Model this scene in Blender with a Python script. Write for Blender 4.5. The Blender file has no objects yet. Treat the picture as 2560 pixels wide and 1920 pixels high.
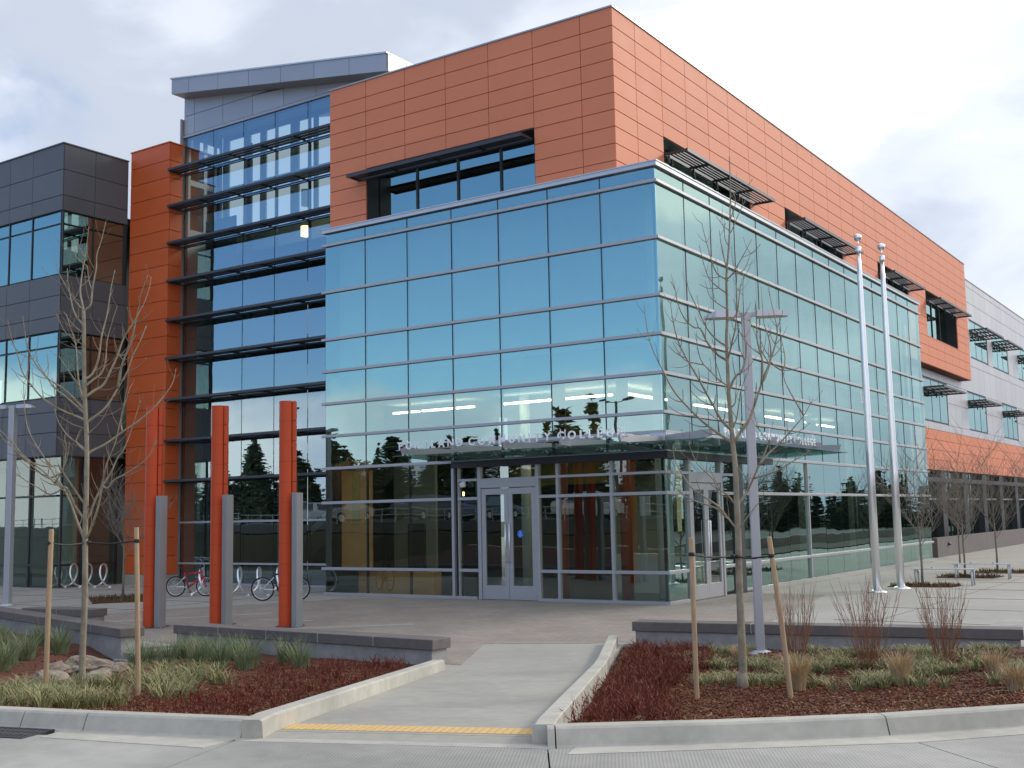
import bpy, math, random
import numpy as np
from mathutils import Vector, Matrix, Euler
rnd = random.Random(7)
npr = np.random.default_rng(7)
S = bpy.context.scene
COL = S.collection

# ------------------------------------------------------------------ camera
cam_data = bpy.data.cameras.new('camera')
cam = bpy.data.objects.new('camera', cam_data)
COL.objects.link(cam)
YAW, PITCH, ROLL, FOCAL = 0.5928, 0.1153, -0.0198, 2845.9
cyw, syw, cp, sp = math.cos(YAW), math.sin(YAW), math.cos(PITCH), math.sin(PITCH)
fwd = Vector((-syw * cp, cyw * cp, sp))
right = Vector((cyw, syw, 0))
up = right.cross(fwd)
rr = math.cos(ROLL) * right + math.sin(ROLL) * up
uu = -math.sin(ROLL) * right + math.cos(ROLL) * up
m = Matrix(((rr.x, uu.x, -fwd.x, 11.6557), (rr.y, uu.y, -fwd.y, -23.4719), (rr.z, uu.z, -fwd.z, 2.0642), (0, 0, 0, 1)))
cam.matrix_world = m
cam_data.sensor_width = 36
cam_data.sensor_fit = 'HORIZONTAL'
cam_data.lens = 36 * FOCAL / 2560
cam_data.clip_start = 0.1
cam_data.clip_end = 2000
S.camera = cam

# ------------------------------------------------------------------ sky and sun
SUN = Vector((0.40, 0.80, 0.46)).normalized()
SUN_EL = math.asin(SUN.z)
SUN_AZ = math.atan2(SUN.x, SUN.y)
world = bpy.data.worlds.new('World')
S.world = world
world.use_nodes = True
wn, wl = world.node_tree.nodes, world.node_tree.links
wn.clear()

def WN(t, **k):
    n = wn.new(t)
    for a, b in k.items():
        setattr(n, a, b)
    return n

def wmath(op, a, b=None, c=None, clamp=False):
    n = WN('ShaderNodeMath', operation=op, use_clamp=clamp)
    for i, v in enumerate((a, b, c)):
        if v is None:
            continue
        if isinstance(v, (int, float)):
            n.inputs[i].default_value = v
        else:
            wl.new(v, n.inputs[i])
    return n.outputs[0]

def wramp(src, a, b, lo=0.0, hi=1.0):
    n = WN('ShaderNodeMapRange', interpolation_type='SMOOTHSTEP')
    wl.new(src, n.inputs[0])
    for i, v in ((1, a), (2, b), (3, lo), (4, hi)):
        n.inputs[i].default_value = v
    return n.outputs[0]

w_out = WN('ShaderNodeOutputWorld')
w_bg = WN('ShaderNodeBackground')
w_bg.inputs['Strength'].default_value = 0.13
w_sky = WN('ShaderNodeTexSky', sky_type='NISHITA')
w_sky.sun_disc = False
w_sky.sun_elevation = SUN_EL
w_sky.sun_rotation = SUN_AZ
w_sky.air_density = 1.1
w_sky.dust_density = 0.2
w_sky.ozone_density = 3.5
w_tc = WN('ShaderNodeTexCoord')
w_sep = WN('ShaderNodeSeparateXYZ')
wl.new(w_tc.outputs['Generated'], w_sep.inputs[0])
dx, dy, dz = w_sep.outputs

def wnoise(scale, detail, rough, stretch, seed, distort=0.0):
    mp = WN('ShaderNodeMapping')
    mp.inputs['Scale'].default_value = stretch
    mp.inputs['Location'].default_value = (seed, seed * .7, seed * .3)
    wl.new(w_tc.outputs['Generated'], mp.inputs[0])
    n = WN('ShaderNodeTexNoise')
    n.inputs['Scale'].default_value = scale
    n.inputs['Detail'].default_value = detail
    n.inputs['Roughness'].default_value = rough
    n.inputs['Distortion'].default_value = distort
    wl.new(mp.outputs[0], n.inputs['Vector'])
    return n.outputs['Fac']

n_cov = wnoise(2.0, 6, .48, (1, 1, 2.0), 9.7, .3)
n_lum = wnoise(2.1, 4, .45, (1, 1, 1.8), 14.2, .2)
n_fine = wnoise(7.0, 6, .55, (1, 1, 2.0), 1.7, .4)
# mostly clouded; the blue gap lies low behind the camera, above a cloudy horizon (it is what the front glass mirrors)
hole_d = Vector((-0.50, -0.80, 0.24)).normalized()
w_dot = WN('ShaderNodeVectorMath', operation='DOT_PRODUCT')
wl.new(w_tc.outputs['Generated'], w_dot.inputs[0])
w_dot.inputs[1].default_value = hole_d
hole = wramp(w_dot.outputs['Value'], 0.70, 0.93, 0.0, 0.62)
low = wramp(dz, 0.05, 0.19, 0.72, 0.0)
cov = wmath('ADD', wmath('ADD', n_cov, low), wmath('MULTIPLY', wmath('SUBTRACT', n_fine, 0.5), 0.30))
cov = wmath('SUBTRACT', wmath('ADD', cov, 0.15), hole)
w_sd2 = WN('ShaderNodeVectorMath', operation='DOT_PRODUCT')
wl.new(w_tc.outputs['Generated'], w_sd2.inputs[0]); w_sd2.inputs[1].default_value = SUN
cov = wmath('ADD', cov, wramp(w_sd2.outputs['Value'], 0.35, 0.85, 0.0, 0.16))
cov = wramp(cov, 0.38, 0.62, 0.0, 1.0)
lum = wmath('ADD', n_lum, wmath('MULTIPLY', wmath('SUBTRACT', n_fine, 0.5), 0.30))
w_cr = WN('ShaderNodeValToRGB')
w_cr.color_ramp.interpolation = 'EASE'
el = w_cr.color_ramp.elements
el[0].position = 0.40; el[0].color = (3.6, 4.0, 4.75, 1)
el[1].position = 0.62; el[1].color = (7.3, 7.25, 7.15, 1)
e2 = el.new(0.51); e2.color = (4.9, 5.25, 5.95, 1)
wl.new(lum, w_cr.inputs[0])
# cloud is brightest round the veiled sun; raised opposite it to light shaded fronts
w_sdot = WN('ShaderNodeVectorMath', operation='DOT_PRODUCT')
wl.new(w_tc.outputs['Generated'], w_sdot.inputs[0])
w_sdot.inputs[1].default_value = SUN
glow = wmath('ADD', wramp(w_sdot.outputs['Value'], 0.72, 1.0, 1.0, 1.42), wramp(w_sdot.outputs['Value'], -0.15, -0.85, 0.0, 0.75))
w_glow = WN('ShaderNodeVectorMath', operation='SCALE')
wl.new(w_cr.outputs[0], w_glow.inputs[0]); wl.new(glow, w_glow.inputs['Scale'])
w_blue = WN('ShaderNodeVectorMath', operation='MULTIPLY')
wl.new(w_sky.outputs[0], w_blue.inputs[0]); w_blue.inputs[1].default_value = (0.86, 0.95, 1.12)
w_mix = WN('ShaderNodeMix', data_type='RGBA')
wl.new(cov, w_mix.inputs[0])
wl.new(w_blue.outputs[0], w_mix.inputs[6])
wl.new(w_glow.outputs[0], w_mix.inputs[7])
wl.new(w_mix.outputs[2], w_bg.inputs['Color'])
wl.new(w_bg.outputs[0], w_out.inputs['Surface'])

sun_data = bpy.data.lights.new('sun', 'SUN')
sun_data.energy = 1.5
sun_data.angle = math.radians(10)
sun_data.color = (1.0, 0.93, 0.82)
sun = bpy.data.objects.new('sun', sun_data)
sun.rotation_euler = SUN.to_track_quat('Z', 'Y').to_euler()
sun.location = (20, 40, 40)
COL.objects.link(sun)
S.view_settings.view_transform = 'Standard'
S.view_settings.look = 'None'
S.view_settings.gamma = 1
S.view_settings.exposure = 0.42
S.view_settings.use_curve_mapping = False

# ------------------------------------------------------------------ materials
MATS = {}

def new_mat(name):
    mt = bpy.data.materials.new(name)
    mt.use_nodes = True
    nt = mt.node_tree
    return mt, nt.nodes, nt.links, nt.nodes['Principled BSDF']

def mat(name, col, rough=0.6, metal=0.0, spec=0.5, var=0.0, scale=3.0, bump=0.0, bscale=60.0, emit=None, col2=None, detail=6, coat=0.0, stretch=None, var2=0.0, scale2=0.6):
    """Principled surface with noise-varied colour, roughness and bump in object space."""
    mt, N, L, P = new_mat(name)
    P.inputs['Base Color'].default_value = (*col, 1)
    P.inputs['Roughness'].default_value = rough
    P.inputs['Metallic'].default_value = metal
    P.inputs['Specular IOR Level'].default_value = spec
    P.inputs['Coat Weight'].default_value = coat
    geo = N.new('ShaderNodeNewGeometry')
    vec = geo.outputs['Position']
    if stretch:
        mp = N.new('ShaderNodeMapping')
        mp.inputs['Scale'].default_value = stretch
        L.new(vec, mp.inputs[0])
        vec = mp.outputs[0]
    if var or col2:
        n = N.new('ShaderNodeTexNoise')
        n.inputs['Scale'].default_value = scale
        n.inputs['Detail'].default_value = detail
        n.inputs['Roughness'].default_value = .6
        L.new(vec, n.inputs['Vector'])
        r = N.new('ShaderNodeValToRGB')
        c2 = col2 if col2 else tuple(c * (1 - var) for c in col)
        c1 = col if col2 else tuple(min(1, c * (1 + var)) for c in col)
        r.color_ramp.elements[0].position = .32
        r.color_ramp.elements[1].position = .68
        r.color_ramp.elements[0].color = (*c2, 1)
        r.color_ramp.elements[1].color = (*c1, 1)
        L.new(n.outputs['Fac'], r.inputs[0])
        out = r.outputs[0]
        if var2:
            n2 = N.new('ShaderNodeTexNoise')
            n2.inputs['Scale'].default_value = scale2
            n2.inputs['Detail'].default_value = 5
            L.new(vec, n2.inputs['Vector'])
            mr = N.new('ShaderNodeMapRange')
            mr.inputs[1].default_value = .3; mr.inputs[2].default_value = .7
            mr.inputs[3].default_value = 1 - var2; mr.inputs[4].default_value = 1 + var2
            L.new(n2.outputs['Fac'], mr.inputs[0])
            vm = N.new('ShaderNodeVectorMath'); vm.operation = 'SCALE'
            L.new(out, vm.inputs[0]); L.new(mr.outputs[0], vm.inputs['Scale'])
            out = vm.outputs[0]
        L.new(out, P.inputs['Base Color'])
        mr2 = N.new('ShaderNodeMapRange')
        mr2.inputs[3].default_value = max(0, rough - .06); mr2.inputs[4].default_value = min(1, rough + .06)
        L.new(n.outputs['Fac'], mr2.inputs[0]); L.new(mr2.outputs[0], P.inputs['Roughness'])
    if bump:
        n = N.new('ShaderNodeTexNoise')
        n.inputs['Scale'].default_value = bscale
        n.inputs['Detail'].default_value = 5
        L.new(vec, n.inputs['Vector'])
        b = N.new('ShaderNodeBump')
        b.inputs['Strength'].default_value = bump
        b.inputs['Distance'].default_value = .01
        L.new(n.outputs['Fac'], b.inputs['Height'])
        L.new(b.outputs[0], P.inputs['Normal'])
    if emit:
        P.inputs['Emission Color'].default_value = (*col, 1)
        P.inputs['Emission Strength'].default_value = emit
    MATS[name] = mt
    return mt

def add_variation(mt, amount=0.08):
    """per-object brightness difference: panels of slightly different batches"""
    nt = mt.node_tree; N, L = nt.nodes, nt.links
    P = N['Principled BSDF']
    oi = N.new('ShaderNodeObjectInfo')
    mr = N.new('ShaderNodeMapRange')
    mr.inputs[3].default_value = 1 - amount; mr.inputs[4].default_value = 1 + amount
    L.new(oi.outputs['Random'], mr.inputs[0])
    vm = N.new('ShaderNodeVectorMath'); vm.operation = 'SCALE'
    src = P.inputs['Base Color']
    if src.is_linked:
        L.new(src.links[0].from_socket, vm.inputs[0])
    else:
        vm.inputs[0].default_value = src.default_value[:3]
    L.new(mr.outputs[0], vm.inputs['Scale'])
    L.new(vm.outputs[0], P.inputs['Base Color'])

def glass_mat(name, tint_t, tint_r, base_refl, wav=0.0):
    """coated architectural glass: mirror-like coat over a tinted clear pane"""
    mt = bpy.data.materials.new(name)
    mt.use_nodes = True
    N, L = mt.node_tree.nodes, mt.node_tree.links
    N.clear()
    out = N.new('ShaderNodeOutputMaterial')
    tr = N.new('ShaderNodeBsdfTransparent'); tr.inputs[0].default_value = (*tint_t, 1)
    gl = N.new('ShaderNodeBsdfGlossy'); gl.inputs['Color'].default_value = (*tint_r, 1); gl.inputs['Roughness'].default_value = 0.0
    fr = N.new('ShaderNodeFresnel'); fr.inputs['IOR'].default_value = 1.5
    mr = N.new('ShaderNodeMapRange')
    mr.inputs[1].default_value = 0.0; mr.inputs[2].default_value = 1.0
    mr.inputs[3].default_value = base_refl; mr.inputs[4].default_value = 1.0
    L.new(fr.outputs[0], mr.inputs[0])
    mx = N.new('ShaderNodeMixShader')
    L.new(mr.outputs[0], mx.inputs[0]); L.new(tr.outputs[0], mx.inputs[1]); L.new(gl.outputs[0], mx.inputs[2])
    # one optical surface per pane: the far face of the slab passes light straight on
    clear = N.new('ShaderNodeBsdfTransparent')
    geo = N.new('ShaderNodeNewGeometry')
    m2 = N.new('ShaderNodeMixShader')
    L.new(geo.outputs['Backfacing'], m2.inputs[0]); L.new(mx.outputs[0], m2.inputs[1]); L.new(clear.outputs[0], m2.inputs[2])
    L.new(m2.outputs[0], out.inputs[0])
    if wav:
        n = N.new('ShaderNodeTexNoise'); n.inputs['Scale'].default_value = 0.9; n.inputs['Detail'].default_value = 1.0
        L.new(geo.outputs['Position'], n.inputs['Vector'])
        b = N.new('ShaderNodeBump'); b.inputs['Strength'].default_value = 1.0; b.inputs['Distance'].default_value = wav
        L.new(n.outputs['Fac'], b.inputs['Height'])
        L.new(b.outputs[0], gl.inputs['Normal'])
    MATS[name] = mt
    return mt

mat('orange_panel', (0.70, 0.240, 0.128), .6, spec=.25, var=.03, scale=1.5)
add_variation(MATS['orange_panel'], .03)
mat('orange_backing', (0.46, 0.135, 0.07), .7)
mat('rust_panel', (0.60, 0.115, 0.030), .5, spec=.35, var=.04, scale=1.5)
add_variation(MATS['rust_panel'], .04)
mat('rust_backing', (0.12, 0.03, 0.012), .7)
mat('pylon_orange', (0.55, 0.072, 0.017), .5, spec=.35, var=.03, scale=2, bump=.05, bscale=150)
mat('pylon_dark', (0.22, 0.03, 0.012), .6)
mat('pylon_grey', (0.30, 0.30, 0.305), .42, metal=.3, var=.04)
mat('charcoal_panel', (0.105, 0.115, 0.13), .46, spec=.35, var=.05, scale=1)
add_variation(MATS['charcoal_panel'], .06)
mat('charcoal_backing', (0.03, 0.03, 0.035), .8)
mat('silver_panel', (0.50, 0.49, 0.50), .40, metal=.35, var=.03, scale=1)
add_variation(MATS['silver_panel'], .05)
mat('silver_backing', (0.16, 0.16, 0.17), .8)
mat('roof_panel', (0.38, 0.385, 0.41), .42, metal=.35, var=.03, scale=1)
add_variation(MATS['roof_panel'], .05)
mat('aluminium', (0.42, 0.415, 0.43), .42, metal=.4, var=.03)
mat('light_aluminium', (0.55, 0.56, 0.58), .38, metal=.4, var=.03)
mat('dark_metal', (0.030, 0.032, 0.036), .45, metal=.2)
mat('louver_metal', (0.055, 0.058, 0.066), .4, metal=.3)
mat('joint_black', (0.012, 0.012, 0.014), .6)
mat('joint_grey', (0.05, 0.058, 0.06), .6)
mat('glass_edge', (0.05, 0.12, 0.10), .2)
mat('polished_steel', (0.86, 0.87, 0.89), .30, metal=.85, var=.02)
mat('pole_paint', (0.44, 0.45, 0.48), .45, metal=.3)
mat('lamp_head_paint', (0.50, 0.51, 0.55), .4, metal=.3)
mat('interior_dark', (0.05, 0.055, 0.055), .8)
mat('interior_floor', (0.10, 0.11, 0.11), .35)
mat('interior_wall', (0.30, 0.31, 0.24), .8)
mat('interior_white', (0.62, 0.62, 0.56), .8)
mat('interior_wood', (0.62, 0.30, 0.10), .5, var=.1, scale=2)
mat('interior_red', (0.33, 0.07, 0.03), .5)
mat('yellow_wall', (0.42, 0.30, 0.08), .7)
mat('ceiling', (0.42, 0.42, 0.40), .9)
mat('light_strip', (1.0, 0.90, 0.66), .5, emit=9)
mat('glow_strip', (0.75, 0.68, 0.38), .5, emit=.45)
mat('warm_lamp', (1.0, 0.75, 0.30), .5, emit=4)
mat('blue_decal', (0.02, 0.16, 0.62), .5)
mat('white_paint', (0.75, 0.76, 0.78), .5)
mat('sign_metal', (0.86, 0.87, 0.90), .45)
mat('bark', (0.34, 0.30, 0.225), .85, col2=(0.20, 0.165, 0.115), scale=9, bump=.5, bscale=60)
mat('twig_bark', (0.235, 0.185, 0.13), .8, col2=(0.15, 0.105, 0.07), scale=5)
mat('thin_tree_bark', (0.20, 0.17, 0.14), .85)
mat('stake_wood', (0.50, 0.36, 0.22), .75, col2=(0.38, 0.25, 0.145), scale=12, stretch=(4, 4, .5), bump=.3, bscale=40)
mat('strap_black', (0.012, 0.012, 0.013), .6)
mat('coping_stone', (0.135, 0.118, 0.112), .7, var=.14, scale=9, bump=.15, bscale=120, var2=.12, scale2=1.5)
add_variation(MATS['coping_stone'], .07)
mat('coping_mortar', (0.42, 0.41, 0.38), .9)
mat('concrete', (0.345, 0.333, 0.295), .82, var=.09, scale=7, bump=.22, bscale=130, var2=.10, scale2=.7)
mat('wall_concrete', (0.30, 0.295, 0.28), .88, var=.16, scale=5, bump=.4, bscale=70, var2=.14, scale2=1.1)
mat('kerb_concrete', (0.45, 0.43, 0.375), .8, var=.10, scale=8, bump=.25, bscale=110, var2=.13, scale2=1.3, detail=9)
mat('plaza_concrete', (0.345, 0.330, 0.298), .8, var=.07, scale=4, bump=.12, bscale=120, var2=.10, scale2=.35)
mat('retaining_concrete', (0.15, 0.13, 0.125), .85, var=.08, scale=1.5)
mat('iron', (0.07, 0.07, 0.075), .6, metal=.4, var=.2, scale=20)
mat('slot_black', (0.01, 0.01, 0.01), .9)
mat('tactile_yellow', (0.66, 0.45, 0.19), .7, var=.08, scale=20)
mat('stone', (0.36, 0.30, 0.235), .9, col2=(0.17, 0.13, 0.10), scale=7, bump=.9, bscale=25)
add_variation(MATS['stone'], .15)
mat('mulch', (0.13, 0.040, 0.017), .95, col2=(0.055, 0.018, 0.009), scale=22, bump=.9, bscale=90, detail=9)
mat('field_grass', (0.055, 0.062, 0.028), .95, col2=(0.075, 0.055, 0.03), scale=.3)
mat('bank_grass', (0.045, 0.040, 0.022), .95, col2=(0.06, 0.045, 0.028), scale=2)
mat('asphalt', (0.06, 0.06, 0.062), .9, var=.2, scale=3)
mat('tyre', (0.015, 0.015, 0.015), .8)
mat('car_glass', (0.02, 0.025, 0.03), .08, spec=.8)
mat('bike_red', (0.50, 0.012, 0.015), .3)
mat('bike_dark', (0.02, 0.02, 0.022), .45)
mat('fir_needles', (0.060, 0.085, 0.040), .9, col2=(0.030, 0.048, 0.026), scale=1.2)
mat('fir_trunk', (0.10, 0.075, 0.055), .9)
mat('bronze_leaves', (0.22, 0.09, 0.03), .9)
glass_mat('coated_glass', (0.40, 0.50, 0.45), (0.62, 0.87, 0.83), 0.36, wav=0.0035)
glass_mat('stair_glass', (0.62, 0.74, 0.72), (0.66, 0.84, 0.92), 0.28, wav=0.0020)
glass_mat('canopy_glass', (0.48, 0.62, 0.58), (0.60, 0.74, 0.72), 0.14)
glass_mat('door_glass', (0.66, 0.74, 0.68), (0.72, 0.85, 0.84), 0.12, wav=0.003)

# ground surfaces that need their own graphs
def broomed_concrete():
    mt, N, L, P = new_mat('street_concrete')
    geo = N.new('ShaderNodeNewGeometry')
    def noise(sc, det, vec=None):
        n = N.new('ShaderNodeTexNoise'); n.inputs['Scale'].default_value = sc; n.inputs['Detail'].default_value = det
        L.new(vec or geo.outputs['Position'], n.inputs['Vector']); return n.outputs['Fac']
    a, b = noise(5, 8), noise(.55, 5)
    r1 = N.new('ShaderNodeMapRange'); r1.inputs[1].default_value = .3; r1.inputs[2].default_value = .7; r1.inputs[3].default_value = .92; r1.inputs[4].default_value = 1.07
    r2 = N.new('ShaderNodeMapRange'); r2.inputs[1].default_value = .35; r2.inputs[2].default_value = .68; r2.inputs[3].default_value = .74; r2.inputs[4].default_value = 1.10
    L.new(a, r1.inputs[0]); L.new(b, r2.inputs[0])
    mu = N.new('ShaderNodeMath'); mu.operation = 'MULTIPLY'; L.new(r1.outputs[0], mu.inputs[0]); L.new(r2.outputs[0], mu.inputs[1])
    vm = N.new('ShaderNodeVectorMath'); vm.operation = 'SCALE'; vm.inputs[0].default_value = (0.375, 0.365, 0.335)
    L.new(mu.outputs[0], vm.inputs['Scale']); L.new(vm.outputs[0], P.inputs['Base Color'])
    P.inputs['Roughness'].default_value = .85
    # tined grooves
    mp = N.new('ShaderNodeMapping'); mp.inputs['Rotation'].default_value = (0, 0, math.radians(-29))
    L.new(geo.outputs['Position'], mp.inputs[0])
    wv = N.new('ShaderNodeTexWave'); wv.inputs['Scale'].default_value = 13.0; wv.inputs['Distortion'].default_value = .4; wv.inputs['Detail'].default_value = 2
    L.new(mp.outputs[0], wv.inputs['Vector'])
    bp = N.new('ShaderNodeBump'); bp.inputs['Strength'].default_value = .35; bp.inputs['Distance'].default_value = .005
    L.new(wv.outputs['Fac'], bp.inputs['Height'])
    bn = N.new('ShaderNodeBump'); bn.inputs['Strength'].default_value = .25; bn.inputs['Distance'].default_value = .006
    L.new(noise(140, 4), bn.inputs['Height']); L.new(bp.outputs[0], bn.inputs['Normal'])
    L.new(bn.outputs[0], P.inputs['Normal'])
    MATS['street_concrete'] = mt

def paver_material():
    mt, N, L, P = new_mat('plaza_pavers')
    geo = N.new('ShaderNodeNewGeometry')
    mp = N.new('ShaderNodeMapping'); mp.inputs['Rotation'].default_value = (0, 0, math.radians(25))
    L.new(geo.outputs['Position'], mp.inputs[0])
    br = N.new('ShaderNodeTexBrick')
    br.inputs['Scale'].default_value = 1.0; br.inputs['Brick Width'].default_value = .22; br.inputs['Row Height'].default_value = .11
    br.inputs['Mortar Size'].default_value = .006
    br.inputs['Color1'].default_value = (0.33, 0.275, 0.235, 1); br.inputs['Color2'].default_value = (0.275, 0.235, 0.21, 1); br.inputs['Mortar'].default_value = (0.21, 0.19, 0.17, 1)
    L.new(mp.outputs[0], br.inputs['Vector'])
    n = N.new('ShaderNodeTexNoise'); n.inputs['Scale'].default_value = .9; n.inputs['Detail'].default_value = 6
    L.new(geo.outputs['Position'], n.inputs['Vector'])
    mr = N.new('ShaderNodeMapRange'); mr.inputs[1].default_value = .3; mr.inputs[2].default_value = .7; mr.inputs[3].default_value = .86; mr.inputs[4].default_value = 1.1
    L.new(n.outputs['Fac'], mr.inputs[0])
    vm = N.new('ShaderNodeVectorMath'); vm.operation = 'SCALE'
    L.new(br.outputs['Color'], vm.inputs[0]); L.new(mr.outputs[0], vm.inputs['Scale']); L.new(vm.outputs[0], P.inputs['Base Color'])
    P.inputs['Roughness'].default_value = .78
    bp = N.new('ShaderNodeBump'); bp.inputs['Strength'].default_value = .4; bp.inputs['Distance'].default_value = .004
    L.new(br.outputs['Fac'], bp.inputs['Height']); bp.invert = True
    L.new(bp.outputs[0], P.inputs['Normal'])
    MATS['plaza_pavers'] = mt

def blade_material(name, stops, rough=.7):
    """colour picked per blade (mesh island) from a ramp"""
    mt, N, L, P = new_mat(name)
    geo = N.new('ShaderNodeNewGeometry')
    r = N.new('ShaderNodeValToRGB')
    r.color_ramp.elements[0].position = 0; r.color_ramp.elements[0].color = (*stops[0], 1)
    r.color_ramp.elements[1].position = 1; r.color_ramp.elements[1].color = (*stops[-1], 1)
    for i, c in enumerate(stops[1:-1]):
        e = r.color_ramp.elements.new((i + 1) / (len(stops) - 1)); e.color = (*c, 1)
    L.new(geo.outputs['Random Per Island'], r.inputs[0]); L.new(r.outputs[0], P.inputs['Base Color'])
    P.inputs['Roughness'].default_value = rough
    P.inputs['Specular IOR Level'].default_value = .25
    MATS[name] = mt

broomed_concrete(); paver_material()
blade_material('sedge_blades', [(0.09, 0.13, 0.03), (0.34, 0.30, 0.15), (0.13, 0.17, 0.06), (0.50, 0.42, 0.24), (0.20, 0.22, 0.09)])
blade_material('teal_blades', [(0.12, 0.20, 0.12), (0.21, 0.30, 0.20), (0.24, 0.21, 0.08), (0.10, 0.15, 0.045), (0.30, 0.35, 0.22)])
blade_material('tan_blades', [(0.46, 0.33, 0.18), (0.62, 0.48, 0.28), (0.36, 0.24, 0.12), (0.55, 0.44, 0.28)])
blade_material('dogwood_stems', [(0.28, 0.10, 0.05), (0.22, 0.12, 0.075), (0.34, 0.17, 0.09), (0.18, 0.08, 0.05)])
blade_material('burgundy_sprigs', [(0.14, 0.026, 0.017), (0.20, 0.040, 0.026), (0.10, 0.020, 0.014), (0.24, 0.085, 0.05), (0.16, 0.05, 0.03)])
blade_material('mulch_chips', [(0.14, 0.042, 0.016), (0.20, 0.072, 0.028), (0.07, 0.022, 0.010), (0.11, 0.032, 0.013), (0.30, 0.15, 0.075)])
blade_material('bed_cover', [(0.06, 0.08, 0.02), (0.12, 0.12, 0.04), (0.14, 0.05, 0.02), (0.08, 0.06, 0.03)])

# ------------------------------------------------------------------ builders
WP = {}     # object name -> world position of its origin (unrotated frame)
BOXES = {}

def link(o, parent=None, world=None):
    COL.objects.link(o)
    if world is None:
        world = Vector((0, 0, 0))
    world = Vector(world)
    if parent is not None:
        o.parent = parent
        o.location = world - WP[parent.name]
    else:
        o.location = world
    WP[o.name] = world
    return o

def tag(o, label=None, cat=None, group=None, kind=None):
    if label: o['label'] = label
    if cat: o['category'] = cat
    if group: o['group'] = group
    if kind: o['kind'] = kind
    return o

def thing(name, label, cat, loc=(0, 0, 0), rotz=0.0, group=None):
    o = bpy.data.objects.new(name, None)
    o.empty_display_size = .2
    link(o, None, loc)
    if rotz:
        o.rotation_euler = (0, 0, rotz)
        WP[o.name] = Vector((0, 0, 0))      # children are given in local coordinates
    tag(o, label, cat, group)
    return o

class MB:
    """collects geometry into one mesh"""
    def __init__(s):
        s.v, s.f, s.n = [], [], 0
    def add(s, verts, faces):
        s.v.append(np.asarray(verts, float).reshape(-1, 3))
        n = s.n
        s.f.extend([tuple(i + n for i in f) for f in faces])
        s.n += len(s.v[-1])
        return s
    def box(s, x0, x1, y0, y1, z0, z1):
        v = [(x, y, z) for x in (x0, x1) for y in (y0, y1) for z in (z0, z1)]
        return s.add(v, [(0, 1, 3, 2), (4, 6, 7, 5), (0, 4, 5, 1), (2, 3, 7, 6), (0, 2, 6, 4), (1, 5, 7, 3)])
    def prism(s, poly, z0, z1):
        n = len(poly)
        v = [(x, y, z0) for x, y in poly] + [(x, y, z1) for x, y in poly]
        f = [tuple(range(n - 1, -1, -1)), tuple(range(n, 2 * n))] + [(i, (i + 1) % n, n + (i + 1) % n, n + i) for i in range(n)]
        return s.add(v, f)
    def prism_axis(s, poly, a0, a1, axis):
        """poly in the plane of the other two axes, extruded along axis"""
        n = len(poly)
        def P(p, a):
            return (a, p[0], p[1]) if axis == 0 else (p[0], a, p[1])
        v = [P(p, a0) for p in poly] + [P(p, a1) for p in poly]
        f = [tuple(range(n - 1, -1, -1)), tuple(range(n, 2 * n))] + [(i, (i + 1) % n, n + (i + 1) % n, n + i) for i in range(n)]
        return s.add(v, f)
    def tube(s, pts, radii, k=8, cap=True, flat=None):
        pts = [Vector(p) for p in pts]
        if isinstance(radii, (int, float)):
            radii = [radii] * len(pts)
        ref = Vector((0.3, 0.2, 1)).normalized()
        vs = []
        d0 = (pts[1] - pts[0]).normalized()
        side = d0.cross(ref)
        if side.length < .05: side = d0.cross(Vector((1, 0, 0)))
        side.normalize()
        for i, p in enumerate(pts):
            a = pts[max(i - 1, 0)]; b = pts[min(i + 1, len(pts) - 1)]
            d = (b - a)
            if d.length < 1e-9: d = Vector((0, 0, 1))
            d.normalize()
            side = (side - d * side.dot(d))
            if side.length < 1e-6: side = d.cross(Vector((1, 0, 0)))
            side.normalize()
            o = d.cross(side)
            for j in range(k):
                t = 2 * math.pi * j / k
                ca, sa = math.cos(t), math.sin(t)
                if flat: sa *= flat
                vs.append(p + (side * ca + o * sa) * radii[i])
        f = []
        for i in range(len(pts) - 1):
            for j in range(k):
                a, b = i * k + j, i * k + (j + 1) % k
                f.append((a, b, b + k, a + k))
        if cap:
            f.append(tuple(range(k - 1, -1, -1)))
            f.append(tuple(range((len(pts) - 1) * k, len(pts) * k)))
        return s.add([tuple(v) for v in vs], f)
    def lathe(s, prof, k=16, c=(0, 0, 0)):
        vs = [(c[0] + r * math.cos(2 * math.pi * j / k), c[1] + r * math.sin(2 * math.pi * j / k), c[2] + z) for r, z in prof for j in range(k)]
        f = []
        for i in range(len(prof) - 1):
            for j in range(k):
                a, b = i * k + j, i * k + (j + 1) % k
                f.append((a, b, b + k, a + k))
        f.append(tuple(range(k - 1, -1, -1))); f.append(tuple(range((len(prof) - 1) * k, len(prof) * k)))
        return s.add(vs, f)
    def mesh(s, name, smooth=False):
        me = bpy.data.meshes.new(name)
        V = np.concatenate(s.v) if s.v else np.zeros((0, 3))
        me.from_pydata(V.tolist(), [], s.f)
        me.update()
        if smooth:
            me.shade_smooth()
        return me
    def build(s, name, material, parent=None, origin=(0, 0, 0), smooth=False, bevel=0.0):
        """vertices are in world (or the parent's local) coordinates; origin is where the object's own origin goes"""
        o3 = np.array(origin, float)
        s.v = [a - o3 for a in s.v]
        me = s.mesh(name, smooth)
        me.materials.append(MATS[material])
        o = bpy.data.objects.new(name, me)
        link(o, parent, origin)
        if bevel:
            b = o.modifiers.new('edge', 'BEVEL'); b.width = bevel; b.segments = 2; b.limit_method = 'ANGLE'
        return o

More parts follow.
